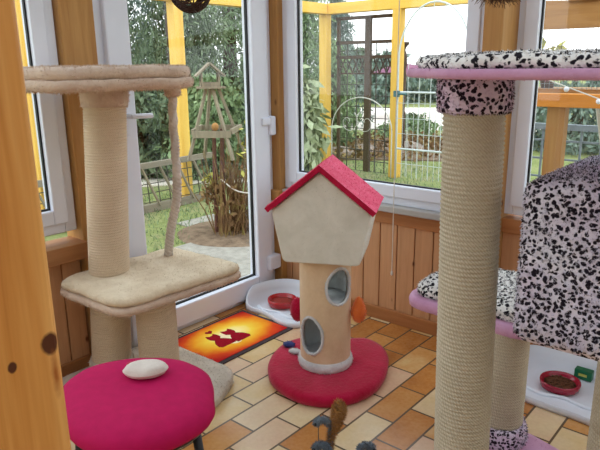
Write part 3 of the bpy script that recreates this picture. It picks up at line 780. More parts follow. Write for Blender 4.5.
# ------------------------------------------------------------------ door mat
mtc = (-2.2, 1.985, 0)
mt_ = thing('doormat', 'sunset coloured doormat with two red cats on the tiles before the glass door', 'doormat', mtc)
mo_ = rrect(-2.405, 1.68, -2.005, 2.285, 0.012)
MB().pad(mo_, [(0, 0.0), (0, 0.006)]).build('border', 'mat_border', mt_)
mb = MB().pad(rrect(-2.385, 1.70, -2.03, 2.262, 0.006), [(0, 0.004), (0, 0.0085)])
mb.build('mat_surface', 'mat', mt_)
def flat(pts, z0, z1, name, mat, label=None):
    o = MB().pad(ccw(pts), [(0, z0), (0, z1)]).build(name, mat, mt_); 
    if label: o['label'] = label
    return o
# cats sit side by side, drawn to be read from inside the room (up = -x, right = +y)
def mp_(u, v): return (-2.20 - v, 1.965 + u)
def catshape(u0, v0, s, flip):
    k = -1 if flip else 1
    pts = [(0.0, -0.06), (0.045, -0.062), (0.052, -0.03), (0.035, 0.0), (0.022, 0.015), (0.036, 0.03), (0.036, 0.055), (0.03, 0.075), (0.016, 0.062), (0.0, 0.062), (-0.012, 0.075), (-0.02, 0.055), (-0.02, 0.032), (-0.01, 0.015), (-0.03, -0.01), (-0.04, -0.045), (-0.03, -0.06)]
    return [mp_(u0 + k * x * s, v0 + y * s) for x, y in pts]
flat([mp_(0.055 * math.cos(t * PI / 12) + .005, -.02 + 0.075 * math.sin(t * PI / 12)) for t in range(24)], 0.0085, 0.0092, 'motif', 'mat_cream', 'pale cream glow behind the two cats')
flat(catshape(-0.055, 0.0, 1.2, False), 0.0085, 0.0098, 'motif', 'mat_cat', 'dark red cat silhouette, left of the pair')
flat(catshape(0.06, -0.012, 1.2, True), 0.0085, 0.0098, 'motif', 'mat_cat', 'dark red cat silhouette, right of the pair')
flat([mp_(-0.02 + .024 * x, .115 + .02 * y) for x, y in ((0, -1), (.9, .1), (.8, .8), (.35, .9), (0, .5), (-.35, .9), (-.8, .8), (-.9, .1))], 0.0085, 0.0098, 'motif', 'mat_cat', 'small dark red heart above the cats')

# ------------------------------------------------------------------ feeding trays and bowls
def tray(name, label, out, back, cx, cy, hi, group):
    """white tray with a rim that rises towards the back direction"""
    root = thing(name, label, 'feeding tray', (cx, cy, 0), group)
    out = ccw(out)
    def rise(x, y):
        d = (x - cx) * back[0] + (y - cy) * back[1]; t = max(0, min(1, (d + 0.02) / 0.18)); return hi * t * t * (3 - 2 * t)
    N = len(out); mb = MB(); rings = []
    cxx = sum(p[0] for p in out) / N; cyy = sum(p[1] for p in out) / N
    spec = [(1.0, 0.0, 0), (1.02, 0.012, 0.55), (1.0, 0.03, 1.0), (0.97, 0.032, 1.0), (0.93, 0.018, 0.55), (0.86, 0.010, 0.08), (0.6, 0.010, 0), (0.3, 0.010, 0)]
    for s_, z, k in spec:
        b = len(mb.v)
        for x0, y0 in out:
            x, y = cxx + (x0 - cxx) * s_, cyy + (y0 - cyy) * s_; mb.v.append((x, y, z + k * rise(x0, y0)))
        rings.append(b)
    for a, b in zip(rings[:-1], rings[1:]):
        for i in range(N): mb.face((a + i, a + (i + 1) % N, b + (i + 1) % N, b + i))
    mb.face([rings[-1] + i for i in range(N)]); mb.face([rings[0] + i for i in range(N)][::-1])
    mb.build('tray_body', 'white_tray', root, True)
    y_ = cy - 0.105; MB().tube(curve([(cx - .17, y_ + .015, .011), (cx - .09, y_ - .012, .013), (cx, y_ + .012, .013), (cx + .09, y_ - .008, .013), (cx + .165, y_ + .01, .011)], 6), [.004] + [.009] * 23 + [.004], 10).build('tray_ridge', 'white_tray', root, True)
    return root
T1 = spline([(-2.43, 2.36), (-2.38, 2.30), (-2.25, 2.31), (-2.10, 2.27), (-2.0, 2.29), (-1.96, 2.40), (-1.97, 2.56), (-2.02, 2.65), (-2.18, 2.66), (-2.33, 2.64), (-2.41, 2.56), (-2.44, 2.45)], 5)
tray('feeding_tray', 'white corner feeding tray behind the house cat tree by the door hinge', T1, (-0.75, 0.66), -2.2, 2.47, 0.085, 'feeding trays')
T2 = spline([(x - .035, y + .01) for x, y in [(-.80, 2.36), (-.70, 2.335), (-.55, 2.33), (-.42, 2.33), (-.38, 2.42), (-.38, 2.60), (-.42, 2.74), (-.55, 2.755), (-.72, 2.75), (-.84, 2.73), (-.87, 2.62), (-.84, 2.46)]], 5)
tray('feeding_tray', 'white feeding tray on the tiles below the spotted furry box', T2, (-0.1, 1.0), -.63, 2.55, 0.05, 'feeding trays')
def bowl(label, c, r, mat, foodmat, h=0.045):
    root = thing('food_bowl', label, 'bowl', c, 'food bowls')
    MB().lathe([(0.0, 0.0), (r * .78, 0.0), (r * .95, 0.008), (r, h * .8), (r * .98, h), (r * .9, h), (r * .84, h * .75), (r * .7, h * .4), (0.0, h * .35)], 40, c).build('bowl_body', mat, root, True)
    f = MB().lathe([(r * .74, h * .42), (r * .78, h * .58), (r * .5, h * .66), (0.0, h * .7)], 32, c)
    if foodmat == 'food':
        for k in range(60):
            a, d = random.random() * 6.28, r * .72 * math.sqrt(random.random()); f.blob((c[0] + d * math.cos(a), c[1] + d * math.sin(a), c[2] + h * .68), (.006, .006, .004), 6, 4)
    f.build('food', foodmat, root, True)
    return root
bowl('small red bowl on the white tray near the door', (-2.26, 2.475, 0.0115), 0.088, 'bowl_red', 'wet')
bowl('maroon bowl of brown dry food on the tray below the spotted box', (-.675, 2.54, 0.0115), 0.085, 'bowl_maroon', 'food', 0.038)
gp = thing('packet', 'small dark green packet on the tray behind the maroon bowl', 'packet', (-.615, 2.69, .0125))
MB().box((-.655, 2.668, 0.0125), (-.580, 2.708, 0.058)).build('packet_body', 'green_pack', gp, bevel=0.004)
MB().box((-.635, 2.6665, 0.030), (-.600, 2.668, 0.042)).build('packet_panel', 'leaf_yellow', gp)

# ------------------------------------------------------------------ hanging things
wb = thing('wicker_ball', 'dark woven wicker ball hanging in front of the door top', 'decoration', (-1.823, 1.53, 1.66))
mb = MB(); wc = Vector((-1.823, 1.53, 1.668))
for k in range(30):
    ax = Vector((random.gauss(0, 1), random.gauss(0, 1), random.gauss(0, 1))).normalized(); off = random.uniform(-.55, .55)
    u = ax.orthogonal().normalized(); w = ax.cross(u); rr = 0.076 * random.uniform(.93, 1.02); ro = rr * math.sqrt(1 - off * off)
    mb.tube([tuple(wc + ax * off * rr + (u * math.cos(t * PI / 14) + w * math.sin(t * PI / 14)) * ro) for t in range(28)], 0.0026, 5, 0, True)
mb.build('woven_sphere', 'wicker', wb, True)
MB().tube([(-1.823, 1.53, 1.74), (-1.823, 1.53, 2.41)], 0.0022, 6).build('hanging_string', 'wicker', wb)
nb = thing('twig_ball', 'shaggy brown twig ball hanging in front of the wooden post', 'decoration', (-.93, 2.2, 1.66))
mb = MB(); nc = Vector((-.93, 2.2, 1.665))
mb.blob(nc, (.075, .075, .05), 14, 8)
for k in range(900):
    d = Vector((random.gauss(0, 1), random.gauss(0, 1), random.gauss(0, .7))).normalized(); p = nc + Vector((d.x * .075, d.y * .075, d.z * .045)) * random.uniform(.5, 1)
    e = p + (d + Vector((random.gauss(0, .6), random.gauss(0, .6), random.gauss(0, .5) - .2))).normalized() * random.uniform(.025, .055)
    mb.tube([p, (p + e) / 2 + Vector((random.gauss(0, .004),) * 3), e], [.0016, .0013, .0006], 4)
mb.build('twig_bundle', 'twig', nb)
MB().tube([(-.93, 2.2, 1.70), (-.93, 2.2, 2.41)], 0.003, 6).build('hanging_string', 'twig', nb)
cdw = thing('blind_cord', 'thin white blind cord hanging before the window and wood panelling', 'cord', (-1.585, 2.6, .32))
MB().tube([(-1.585, 2.60, 2.41), (-1.587, 2.60, 1.2), (-1.585, 2.6, 0.34)], 0.0022, 6).build('cord_line', 'cord', cdw)
MB().lathe([(0.002, 0), (.006, .004), (.006, .02), (.002, .028)], 12, (-1.585, 2.6, .315)).build('cord_weight', 'cord', cdw, True)

# ------------------------------------------------------------------ spring toy at the bottom edge
tt = thing('spring_toy', 'cat toy with tawny fluffy tail and slate grey heads at the bottom edge', 'cat toy', (-1.114, 1.469, 0))
TO = Vector((-1.114, 1.469, 0))
def tpnt(r, z, d=0.0):
    """r to the right and d away as seen from inside the room"""
    v = TO + R0 * r + fw0 * d; return (v.x, v.y, z)
MB().lathe([(0.0, 0.0), (.095, 0.0), (.10, .008), (.09, .02), (0, .024)], 36, tuple(TO)).build('toy_base', 'toy_grey', tt, True)
tl = curve([tpnt(-.018, .02, 0), tpnt(-.014, .08, 0), tpnt(-.008, .13, 0), tpnt(.006, .18, 0), tpnt(.018, .225, 0), tpnt(.021, .255, 0), tpnt(.016, .282, 0)], 5)
n = len(tl); MB().tube(tl, [(.009 + (.012 * max(0, min(1, (i / n - .35) / .3)))) * (1 if i < n - 6 else max(.1, (n - i) / 7)) for i in range(n)], 12).fur(2600, .014, .003, .5, -.4).build('fluffy_tail', 'toy_brown', tt, True)
def head(r, z, k, dd):
    nk = MB().tube(curve([tpnt(r + k * .03, .02, dd), tpnt(r + k * .036, z - .03, dd), tpnt(r + k * .024, z, dd), tpnt(r, z + .006, dd), tpnt(r - k * .022, z - .012, dd)], 6), [.007] * 5 + [.009] * 5 + [.012] * 10 + [.013, .013, .011, .008, .004], 12).fur(900, .009, .003).build('toy_neck', 'toy_grey', tt, True)
    MB().blob(tpnt(r - k * .02, z - .004, dd - .012), (.006, .006, .006), 10, 8).build('bead_eye', 'bead', nk, True)
head(-.044, .20, 1, 0.0); head(-.05, .122, 1, -.03); head(.124, .096, -1, 0.0)
MB().tube([tpnt(-.052, .19, -.01), tpnt(-.052, .022, -.01)], .0018, 6).build('steel_rod', 'steel', tt)

# ------------------------------------------------------------------ garden
struct(MB().box((-60, -20, G - 0.2), (60, 70, G)).build('ground', 'lawn'))
struct(MB().box((-4.05, 0.2, G), (XB - 0.12, 3.6, G + 0.012)).box((-4.7, 3.6, G), (1.5, 4.3, G + 0.012)).build('terrace', 'stone'))
def strip(name, d0, d1, a0, a1, mat, z=0.015, n=10):
    mb = MB()
    for i in range(n):
        p = [polar(a0 + (a1 - a0) * (i + e) / n, d) for e, d in ((0, d0), (1, d0), (1, d1), (0, d1))]
        b = len(mb.v); mb.v += [(x, y, G + z) for x, y in p]; mb.v += [(x, y, G) for x, y in p]
        mb.face((b, b + 1, b + 2, b + 3)); mb.face((b, b + 4, b + 5, b + 1)); mb.face((b + 1, b + 5, b + 6, b + 2)); mb.face((b + 2, b + 6, b + 7, b + 3)); mb.face((b + 3, b + 7, b + 4, b)) 
    return struct(mb.build(name, mat))
strip('path', 14.5, 22, -2, 22, 'gravel')
strip('garden_bed', 9.8, 12.8, -1, 20, 'soil', 0.02)
strip('garden_path', 8.0, 9.6, -24, -3.5, 'gravel')

# yellow timber enclosure
en = thing('cat_enclosure', 'bright yellow timber enclosure frame standing in the garden outside the windows', 'enclosure', (-5.52, 7.11, G))
def upright(x, y, z1=2.09, w=0.125): MB().box((x - w / 2, y - w / 2, G), (x + w / 2, y + w / 2, z1)).build('enclosure_post', 'yellow_z', en, bevel=0.006)
upright(-5.555, 7.11); upright(-4.34, 7.11); upright(-2.9, 7.11); upright(-5.52, 4.40); upright(-5.52, 2.70); upright(-5.52, 0.6)
MB().box((-5.60, 7.045, 2.085), (-0.5, 7.175, 2.225)).build('enclosure_beam', 'yellow_x', en, bevel=0.006)
MB().box((-5.585, 0.4, 2.085), (-5.455, 7.04, 2.225)).build('enclosure_beam', 'yellow_y', en, bevel=0.006)
# low lattice panel leaning on the posts
lp = thing('lattice_panel', 'low weathered lattice panel leaning at the yellow post in the garden', 'garden panel', (-5.38, 3.5, G))
def lx(z): return -5.33 - (z - G) * 0.10
z0, z1 = G, 0.36
mb = MB(); mb.bar((lx(z0), 1.9, z0 + .045), (lx(z0), 4.62, z0 + .045), 0.05, 0.085); mb.build('lower_rail', 'grey_timber', lp)
mb = MB(); mb.bar((lx(z1), 1.9, z1), (lx(z1), 4.70, z1 + .03), 0.045, 0.06); mb.build('upper_rail', 'grey_timber', lp)
for k in range(11):
    y = 2.05 + k * .235
    MB().bar((lx(z1) + .03, y, z1), (lx(z0) + .03, y + .17, z0 + .06), 0.014, 0.035, (1, 0, 0)).build('slat', 'feeder_wood', lp)
mb = MB()
for k in range(4): mb.bar((lx(z0 + .1 * k + .1) - .012, 1.9, z0 + .1 * k + .1), (lx(z0 + .1 * k + .1) - .012, 4.62, z0 + .1 * k + .1), .008)
for k in range(20): mb.bar((lx(z0) - .012, 1.95 + k * .14, z0), (lx(z1) - .012, 1.95 + k * .14, z1), .008)
mb.build('wire_mesh', 'wire_dark', lp)

# trellis between the two yellow posts
tr = thing('trellis', 'dark trellis fence with wire grid between the two yellow posts', 'fence', (-4.94, 7.25, G))
YT = 7.26
MB().box((-4.95, YT - .03, G), (-4.865, YT + .03, 2.03)).build('trellis_post', 'dark_timber', tr)
MB().box((-5.44, YT - .02, G), (-5.40, YT + .02, 2.03)).build('trellis_post', 'dark_timber', tr)
for z in (2.03, 1.70, 1.50): MB().box((-5.46, YT - .02, z - .025), (-4.40, YT + .02, z + .02)).build('rail', 'dark_timber', tr)
mb = MB()
for k in range(7): mb.bar((-5.43 + k * .165, YT, G), (-5.43 + k * .165, YT, 1.70), .012)
for k in range(12): mb.bar((-5.44, YT + .01, G + k * .155), (-4.42, YT + .01, G + k * .155), .010)
mb.build('wire_mesh', 'wire_dark', tr)
mb = MB()
for k in range(9):
    x = -5.42 + k * .115; mb.bar((x, YT + .02, 1.28), (x + .11, YT + .02, 1.50), .018, .01, (0, 1, 0)); mb.bar((x + .11, YT + .03, 1.28), (x, YT + .03, 1.50), .018, .01, (0, 1, 0))
mb.box((-5.44, YT, 1.26), (-4.42, YT + .03, 1.285)); mb.build('lattice', 'dark_timber', tr)

def arch_pts(x0, x1, y, zb, zs, zt, n=24):
    pts = [(x0, y, zb), (x0, y, (zb + zs) / 2)]; c = (x0 + x1) / 2; r = (x1 - x0) / 2
    for k in range(n + 1):
        a = PI - PI * k / n; pts.append((c + r * math.cos(a), y, zs + (zt - zs) * math.sin(a)))
    return pts + [(x1, y, (zb + zs) / 2), (x1, y, zb)]
ga = thing('garden_gate', 'pale metal gate with rounded arch right of the yellow posts', 'gate', (-3.8, 6.99, G))
MB().tube(arch_pts(-4.25, -3.26, 6.99, G, 1.45, 2.13), 0.012, 8).build('arch_tube', 'gate_metal', ga, True)
for k in range(5):
    x = -4.10 + k * .165; zt = 1.45 + .68 * math.sqrt(max(0, 1 - ((x + 3.77) / .5) ** 2)); MB().tube([(x, 6.99, G + .05), (x, 6.99, zt)], .004, 6).build('bar', 'gate_metal', ga)
for z in (1.04, .3): MB().tube([(-4.25, 6.99, z), (-3.26, 6.99, z)], .013, 8).build('rail', 'gate_metal', ga)
mb = MB()
for k in range(5): mb.bar((-4.25, 7.0, .10 + k * .2), (-3.26, 7.0, .10 + k * .2), .006)
for k in range(13): mb.bar((-4.25 + k * .08, 7.004, G + .03), (-4.25 + k * .08, 7.004, 1.04), .004)
mb.build('wire_mesh', 'gate_metal', ga)
mb = MB(); mb.box((-4.28, 6.93, .98), (-4.21, 6.98, 1.06)); mb.tube([(-4.24, 6.95, 1.02), (-4.09, 6.94, 1.02)], .014, 8); mb.build('latch', 'teal', ga)
wa = thing('wire_arch', 'thin pale wire arch in front of the dark trellis', 'garden arch', (-4.87, 7.0, G))
MB().tube(arch_pts(-5.31, -4.30, 6.95, G, 0.5, 0.96), 0.008, 8).build('arch_tube', 'wire_white', wa, True)
for cx, s_ in ((-5.02, 1), (-4.72, -1)):
    pts = [(cx + s_ * (.02 + .012 * t) * math.cos(t * .55), 6.95, .62 + (.02 + .012 * t) * math.sin(t * .55)) for t in range(14)]
    MB().tube(pts, .004, 6).build('scroll', 'wire_white', wa, True)

# bird feeder
bf = thing('bird_feeder', 'weathered wooden bird feeder house on splayed legs and stakes in the garden', 'bird feeder', (-4.1, 3.6, G))
FX, FY = -4.065, 3.61
def fpt(r, z, d=0): v = Vector((FX, FY, 0)) + R0 * r + fw0 * d; return (v.x, v.y, z)
for r0, d0, r1, d1 in ((-.055, -.03, -.225, -.13), (.0, -.04, .17, -.17), (-.03, .03, -.13, .17), (.04, .03, .25, .14)):
    MB().bar(fpt(r0, 1.215, d0), fpt(r1, .60, d1), .024, .024).build('leg', 'feeder_wood', bf)
for r in (-.02, .05): MB().tube([fpt(r, G, -.02), fpt(r, .40, -.01), fpt(r + .01, .86, 0)], [.022, .02, .017], 8).build('stake', 'bark_red', bf)
fm = Matrix.Rotation(YAW + .25, 4, 'Z'); fm.translation = Vector(fpt(-.025, 0))
MB().box((-.115, -.10, 1.212), (.125, .10, 1.228), 0, fm).build('feeder_floor', 'feeder_wood', bf)
MB().box((-.085, -.08, 1.228), (.085, -.072, 1.265), 0, fm).box((-.085, .072, 1.228), (.085, .08, 1.265), 0, fm).box((-.085, -.08, 1.228), (-.077, .08, 1.265), 0, fm).box((.077, -.08, 1.228), (.085, .08, 1.265), 0, fm).build('seed_tray', 'feeder_wood', bf)
for sx in (-.075, .075):
    for sy in (-.07, .07): MB().box((sx - .008, sy - .008, 1.228), (sx + .008, sy + .008, 1.345), 0, fm).build('corner_post', 'feeder_wood', bf)
for sx in (-1, 1):
    a = fm @ Vector((sx * .125, 0, 1.315)); b = fm @ Vector((0, 0, 1.425)); MB().bar(a, b, .20, .015).build('roof_board', 'feeder_wood', bf)
MB().bar(fpt(-.18, .825, -.13), fpt(.155, .825, -.13), .025, .06).build('cross_board', 'feeder_wood', bf)
MB().bar(fpt(-.14, .86, .13), fpt(.22, .86, .12), .025, .045).build('cross_board', 'feeder_wood', bf)
MB().bar(fpt(-.18, .845, -.13), fpt(-.14, .865, .13), .025, .045).build('cross_board', 'feeder_wood', bf)
MB().bar(fpt(.155, .845, -.13), fpt(.22, .865, .12), .025, .045).build('cross_board', 'feeder_wood', bf)
tag(MB().blob(fpt(.02, .89, -.13), (.032, .032, .036), 12, 8).build('seed_ball', 'brown_timber', bf, True), 'yellowish feed ball on the front cross board', None)

# dried shrub with two stakes below the feeder
ds = thing('dry_shrub', 'withered brown shrub tied up beneath the bird feeder', 'shrub', (-3.98, 3.62, G))
SX, SY = -4.02, 3.66
def spt(r, z, d=0): v = Vector((SX, SY, 0)) + R0 * r + fw0 * d; return (v.x, v.y, z)
mb = MB()
for k in range(120):
    a, d = random.random() * 6.28, random.random() * .24; p = spt(.1 + d * math.cos(a), G, d * math.sin(a)); h = random.uniform(.3, .95)
    q = (p[0] + random.gauss(0, .12), p[1] + random.gauss(0, .12), G + h)
    mb.tube([p, ((p[0] + q[0]) / 2 + random.gauss(0, .03), (p[1] + q[1]) / 2, G + h * .55), q], [.006, .005, .003], 5)
mb.build('stems', 'leaf_dry', ds)
MB().leaves(spt(.14, .22), (.27, .27, .38), 480, .055, 0, .5, .5).leaves(spt(-.12, .30), (.12, .12, .10), 150, .055, 0, .5, .3).build('dry_foliage', 'leaf_dry', ds)
mb = MB().leaves(spt(.26, .62), (.16, .16, .34), 60, .06, 0, .5); mb.leaves(spt(-.13, .40), (.05, .05, .07), 30, .06); mb.build('green_foliage', 'leaf_yellow', ds)
mb = MB().tube(curve([spt(-.02, .42, -.1), spt(.15, .33, -.22), spt(.42, .32, -.2), spt(.6, .36, -.1)], 6), .006, 6); mb.build('tie_string', 'cord', ds)
bd = MB().pad(ccw(spline([(SX - .42, SY - .25), (SX + .1, SY - .45), (SX + .55, SY - .1), (SX + .45, SY + .45), (SX - .1, SY + .5), (SX - .5, SY + .2)], 6)), [(0, G), (-.05, G + .02), (-.2, G + .035)])
struct(bd.build('soil_patch', 'soil'))

# trees and shrubs beyond the enclosure
def tree(label, deg, d, h, w, mat, n, kind='conifer', size=.16, base=0.1, group='conifers beyond the enclosure', trunk='bark', name='conifer_tree', cat='tree'):
    x, y = polar(deg, d); root = thing(name, label, cat, (x, y, G), group)
    MB().tube([(x, y, G), (x + .05, y, G + h * .5), (x, y + .04, G + h * .92)], [w * .07 + .05, w * .05 + .03, .03], 8).build('trunk', trunk, root, True)
    mb = MB()
    layers = 14 if kind == 'conifer' else 9
    for i in range(layers):
        t = (i + .5) / layers; z = G + h * (base + (1 - base) * t)
        if kind == 'conifer': rr = w * (1 - t) ** .7 * .95 + .12
        else: rr = w * math.sin(PI * (t * .85 + .12)) ** .7
        kk = 5 if kind == 'conifer' else 6
        for j in range(kk):
            a = random.random() * 6.28; o = rr * random.uniform(.35, .85)
            mb.leaves((x + o * math.cos(a), y + o * math.sin(a), z - o * .15), (rr * .5, rr * .5, h * .06 + .08), int(n * (1.7 if kind == 'conifer' else 1)) // (layers * kk), size * (.8 if kind == 'conifer' else 1), 0, .2 if kind == 'conifer' else .4, .5)
    mb.build('foliage', mat, root)
    return root
tree('dark green conifer left of the tall yellow post seen through the door', -15.5, 14.0, 7.0, 1.6, 'leaf_blue', 15000)
tree('slender blue green conifer directly behind the tall yellow post through the door', -11.5, 10.4, 5.5, .95, 'leaf_dark', 12000)
tree('feathery green cedar behind the bird feeder', -6.3, 13.0, 6.8, 1.75, 'leaf_mid', 20000)
tree('dark conifer in the gap between bird feeder and door hinge side', -2.6, 17.5, 8.0, 2.0, 'leaf_dark', 16000)
tree('green cedar behind the left yellow post of the window', 0.2, 12.0, 5.0, .85, 'leaf_mid', 10000)
tree('tall conifer far left seen through the narrow left window', -23.5, 10.5, 5.5, 1.35, 'leaf_dark', 12000)
tree('thin conifer poking above the dark trellis', 3.6, 15.0, 3.3, .65, 'leaf_blue', 4500)
tree('round dark shrub left of the lattice panel', -15.0, 8.8, 1.5, .66, 'leaf_dark', 7000, 'round', .10, .02, 'garden shrubs', name='garden_shrub', cat='shrub')
tree('leafy shrub behind the bird feeder legs', -8.2, 8.4, 1.4, .6, 'leaf_mid', 7000, 'round', .10, .02, 'garden shrubs', name='garden_shrub', cat='shrub')
tree('dense dark shrub right of the bird feeder', -3.6, 9.2, 1.7, .62, 'leaf_dark', 7000, 'round', .10, .02, 'garden shrubs', name='garden_shrub', cat='shrub')
tree('pale bamboo like shrub left of the left yellow window post', -.3, 7.7, 1.5, .36, 'leaf_light', 1700, 'round', .17, .02, 'garden shrubs', name='garden_shrub', cat='shrub')
tree('green bush behind the trellis grid', 2.9, 10.8, 1.9, .5, 'leaf_mid', 3600, 'round', .1, .02, 'garden shrubs', name='garden_shrub', cat='shrub')
tree('low green bush behind the garden gate bars', 10.5, 13.4, .45, .7, 'leaf_mid', 3000, 'round', .1, .02, 'garden shrubs', name='garden_shrub', cat='shrub')
tree('grey green distant bush behind the garden gate', 8.6, 25, 2.0, 1.4, 'leaf_blue', 5000, 'round', .22, .02, 'garden shrubs', name='garden_shrub', cat='shrub')
tree('olive distant bush behind the sisal post top', 14.5, 26, 1.6, 2.0, 'leaf_blue', 6000, 'round', .22, .02, 'garden shrubs', name='garden_shrub', cat='shrub')
tree('dusky distant bush behind the right yellow post', 5.4, 27, 2.2, 1.6, 'leaf_dark', 6000, 'round', .22, .02, 'garden shrubs', name='garden_shrub', cat='shrub')
tree('grey green bush behind the grey wire fence at the far right', 24.5, 12, 1.2, 1.3, 'leaf_blue', 6000, 'round', .12, .02, 'garden shrubs', name='garden_shrub', cat='shrub')
for i, (dg, d, s_, lb) in enumerate(((4.0, 10.2, .2, 'grey rock at the foot of the trellis'), (8.8, 10.4, .17, 'leftmost small rock in the bed behind the gate'), (10.2, 10.8, .22, 'larger rock in the bed behind the gate'), (6.2, 10.6, .19, 'rock behind the right yellow post'))):
    x, y = polar(dg, d); o = MB().blob((x, y, G + s_ * .3), (s_ * 1.3, s_, s_ * .6), 12, 8, f=lambda p: p * (1 + .15 * math.sin(p.x * 23) * math.cos(p.y * 31))).build('garden_rock', 'rock', None, origin=(x, y, G)); tag(o, lb, 'rock', 'rocks in the garden bed')
# leaf litter in the garden bed
mb = MB()
for k in range(60):
    x, y = polar(random.uniform(-1, 18), random.uniform(9.8, 12.6)); mb.leaves((x, y, G + .08), (.35, .35, .09), 40, .09, 0, .6)
tag(mb.build('leaf_litter', 'leaf_dry'), 'brown fallen leaves strewn over the garden bed', 'leaves', None, 'stuff')
# grass tufts
mb = MB()
for k in range(9000):
    x, y = polar(random.uniform(-22, 14), random.uniform(4.6, 9.6)); hh = random.uniform(.02, .06)
    if x > -4.1 and y < 4.3: continue
    i = len(mb.v); a = random.random() * 6.28; mb.v += [(x, y, G), (x + .012 * math.cos(a), y + .012 * math.sin(a), G), (x + random.gauss(0, .02), y + random.gauss(0, .02), G + hh)]; mb.face((i, i + 1, i + 2))
tag(mb.build('grass', 'leaf_mid'), 'short green lawn grass outside the windows', 'grass', None, 'stuff')

# plum parasol and carved post in the distance
x, y = polar(9.8, 18)
pa = thing('parasol', 'plum coloured parasol beyond the gate', 'parasol', (x, y, G))
MB().lathe([(1.0, 1.12), (.98, 1.16), (.5, 1.32), (0.0, 1.42)], 16, (x, y, 0)).build('canopy', 'plum', pa, False)
MB().tube([(x, y, G), (x, y, 1.4)], .03, 8).build('pole', 'bark', pa)
x, y = polar(9.6, 10.5)
tm = thing('totem_post', 'dark carved garden post with flared cap behind the gate', 'post', (x, y, G))
MB().lathe([(.06, G), (.07, .6), (.05, .62), (.065, 1.2), (.05, 1.3), (.07, 1.38), (.06, 1.55), (.035, 1.62)], 14, (x, y, 0)).build('shaft', 'dark_timber', tm, True)
MB().lathe([(.03, 1.60), (.045, 1.66), (.10, 1.72), (.10, 1.745), (.0, 1.75)], 14, (x, y, 0)).build('cap', 'dark_timber', tm)

# timber cat run outside the right window
cr = thing('cat_run', 'brown timber cat run with wire netting outside the right window', 'enclosure', (-1.0, 4.2, G))
mb = MB(); b = 0
mb.v += [(-1.75, 4.15, 1.605), (0.6, 4.15, 1.60), (0.6, 4.15, 1.66), (-1.75, 4.15, 1.80), (-1.75, 4.21, 1.605), (0.6, 4.21, 1.60), (0.6, 4.21, 1.66), (-1.75, 4.21, 1.80)]
for q in ((0, 1, 2, 3), (5, 4, 7, 6), (3, 2, 6, 7), (1, 0, 4, 5), (0, 3, 7, 4), (2, 1, 5, 6)): mb.face(q)
mb.build('sloping_beam', 'brown_timber', cr)
MB().box((-1.75, 4.10, 1.115), (0.6, 4.22, 1.20)).build('shelf_beam', 'orange_timber', cr, bevel=.004)
MB().box((-1.75, 4.24, 1.20), (0.6, 4.60, 1.225)).build('shelf_board', 'brown_timber', cr)
MB().box((-1.365, 4.13, G), (-1.25, 4.22, 1.115)).build('upright', 'brown_timber_z', cr, bevel=.004)
MB().box((-1.30, 4.13, 1.765), (-1.12, 4.21, 2.6)).build('upright', 'brown_timber_z', cr, bevel=.004)
mb = MB()
for k in range(72): mb.bar((-1.7 + k * .03, 4.23, 1.22), (-1.7 + k * .03, 4.23, 2.2), .0022)
for k in range(32): mb.bar((-1.7, 4.232, 1.23 + k * .03), (.45, 4.232, 1.23 + k * .03), .0022)
mb.build('wire_netting', 'wire_grey', cr)
gf = thing('wire_fence', 'grey wide meshed wire fence seen low through the right window', 'fence', (-1.2, 5.4, G))
MB().bar((-2.6, 5.4, .86), (1.2, 5.4, .86), .05, .05).build('rail', 'wire_grey', gf)
mb = MB()
for k in range(24): mb.bar((-2.6 + k * .16, 5.4, G), (-2.6 + k * .16, 5.4, .86), .016)
for k in range(5): mb.bar((-2.6, 5.41, .1 + k * .16), (1.2, 5.41, .1 + k * .16), .016)
mb.build('fence_mesh', 'wire_grey', gf)
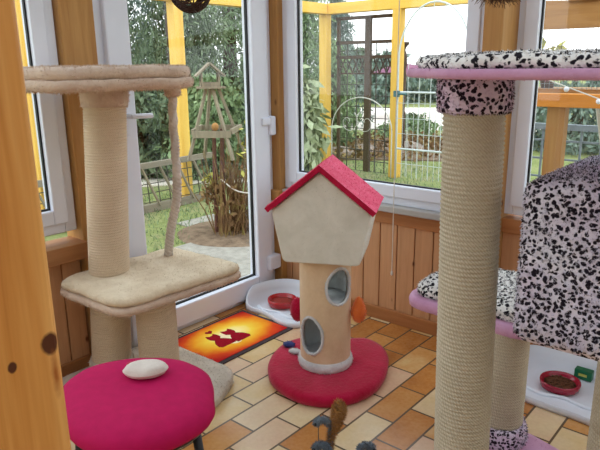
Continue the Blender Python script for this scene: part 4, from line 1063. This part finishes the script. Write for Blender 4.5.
def potplant(x, y, z, label):
    o = thing('leafy_plant', label, 'plant', (x, y, z), 'plants at the cat run')
    MB().lathe([(.04, 0), (.05, .06), (.052, .07), (.0, .065)], 14, (x, y, z)).build('pot', 'bark', o, True)
    MB().leaves((x, y, z + .17), (.12, .1, .12), 130, .08, 0, .55).build('foliage', 'leaf_yellow', o)
potplant(-1.47, 4.40, 1.225, 'yellow green potted plant on the cat run shelf outside the right window')
sl = thing('string_lights', 'white cable with small round bulbs sagging below the cat run shelf', 'string lights', (-1.2, 4.05, 1.2))
cp = curve([(-1.35, 4.04, 1.29), (-1.15, 4.04, 1.22), (-.9, 4.04, 1.135), (-.6, 4.04, 1.07)], 6)
MB().tube(cp, .004, 6).build('cable', 'wire_white', sl)
for i in (4, 9, 13): MB().blob((cp[i][0], cp[i][1], cp[i][2] - .015), (.017, .017, .017), 12, 8).build('bulb', 'white', sl, True)
mb = thing('ladder', 'pale slatted ramp leaning beneath the orange shelf beam', 'ramp', (-1.0, 4.7, G))
for k in range(3): MB().bar((-1.22 + k * .075, 4.75, 1.09), (-.98 + k * .075, 4.85, G), .03, .02).build('slat', 'wire_white', mb)

# ------------------------------------------------------------------ light
w = bpy.data.worlds.new('overcast'); scene.world = w; w.use_nodes = True
nt = w.node_tree; bg = nt.nodes['Background']
tc = nt.nodes.new('ShaderNodeTexCoord'); sp = nt.nodes.new('ShaderNodeSeparateXYZ'); nt.links.new(tc.outputs['Generated'], sp.inputs[0])
rp_ = nt.nodes.new('ShaderNodeValToRGB'); nt.links.new(sp.outputs['Z'], rp_.inputs['Fac'])
rp_.color_ramp.elements[0].position = 0.0; rp_.color_ramp.elements[0].color = (0.95, 0.975, 1.0, 1)
rp_.color_ramp.elements[1].position = 0.6; rp_.color_ramp.elements[1].color = (0.86, 0.93, 1.0, 1)
nt.links.new(rp_.outputs['Color'], bg.inputs['Color']); bg.inputs['Strength'].default_value = 1.0
sc = scene
sc.view_settings.view_transform = 'Standard'; sc.view_settings.look = 'None'; sc.view_settings.gamma = 1.0
sc.view_settings.use_curve_mapping = False; sc.view_settings.exposure = 1.5
for o in bpy.data.objects:
    if '_org' in o: del o['_org']
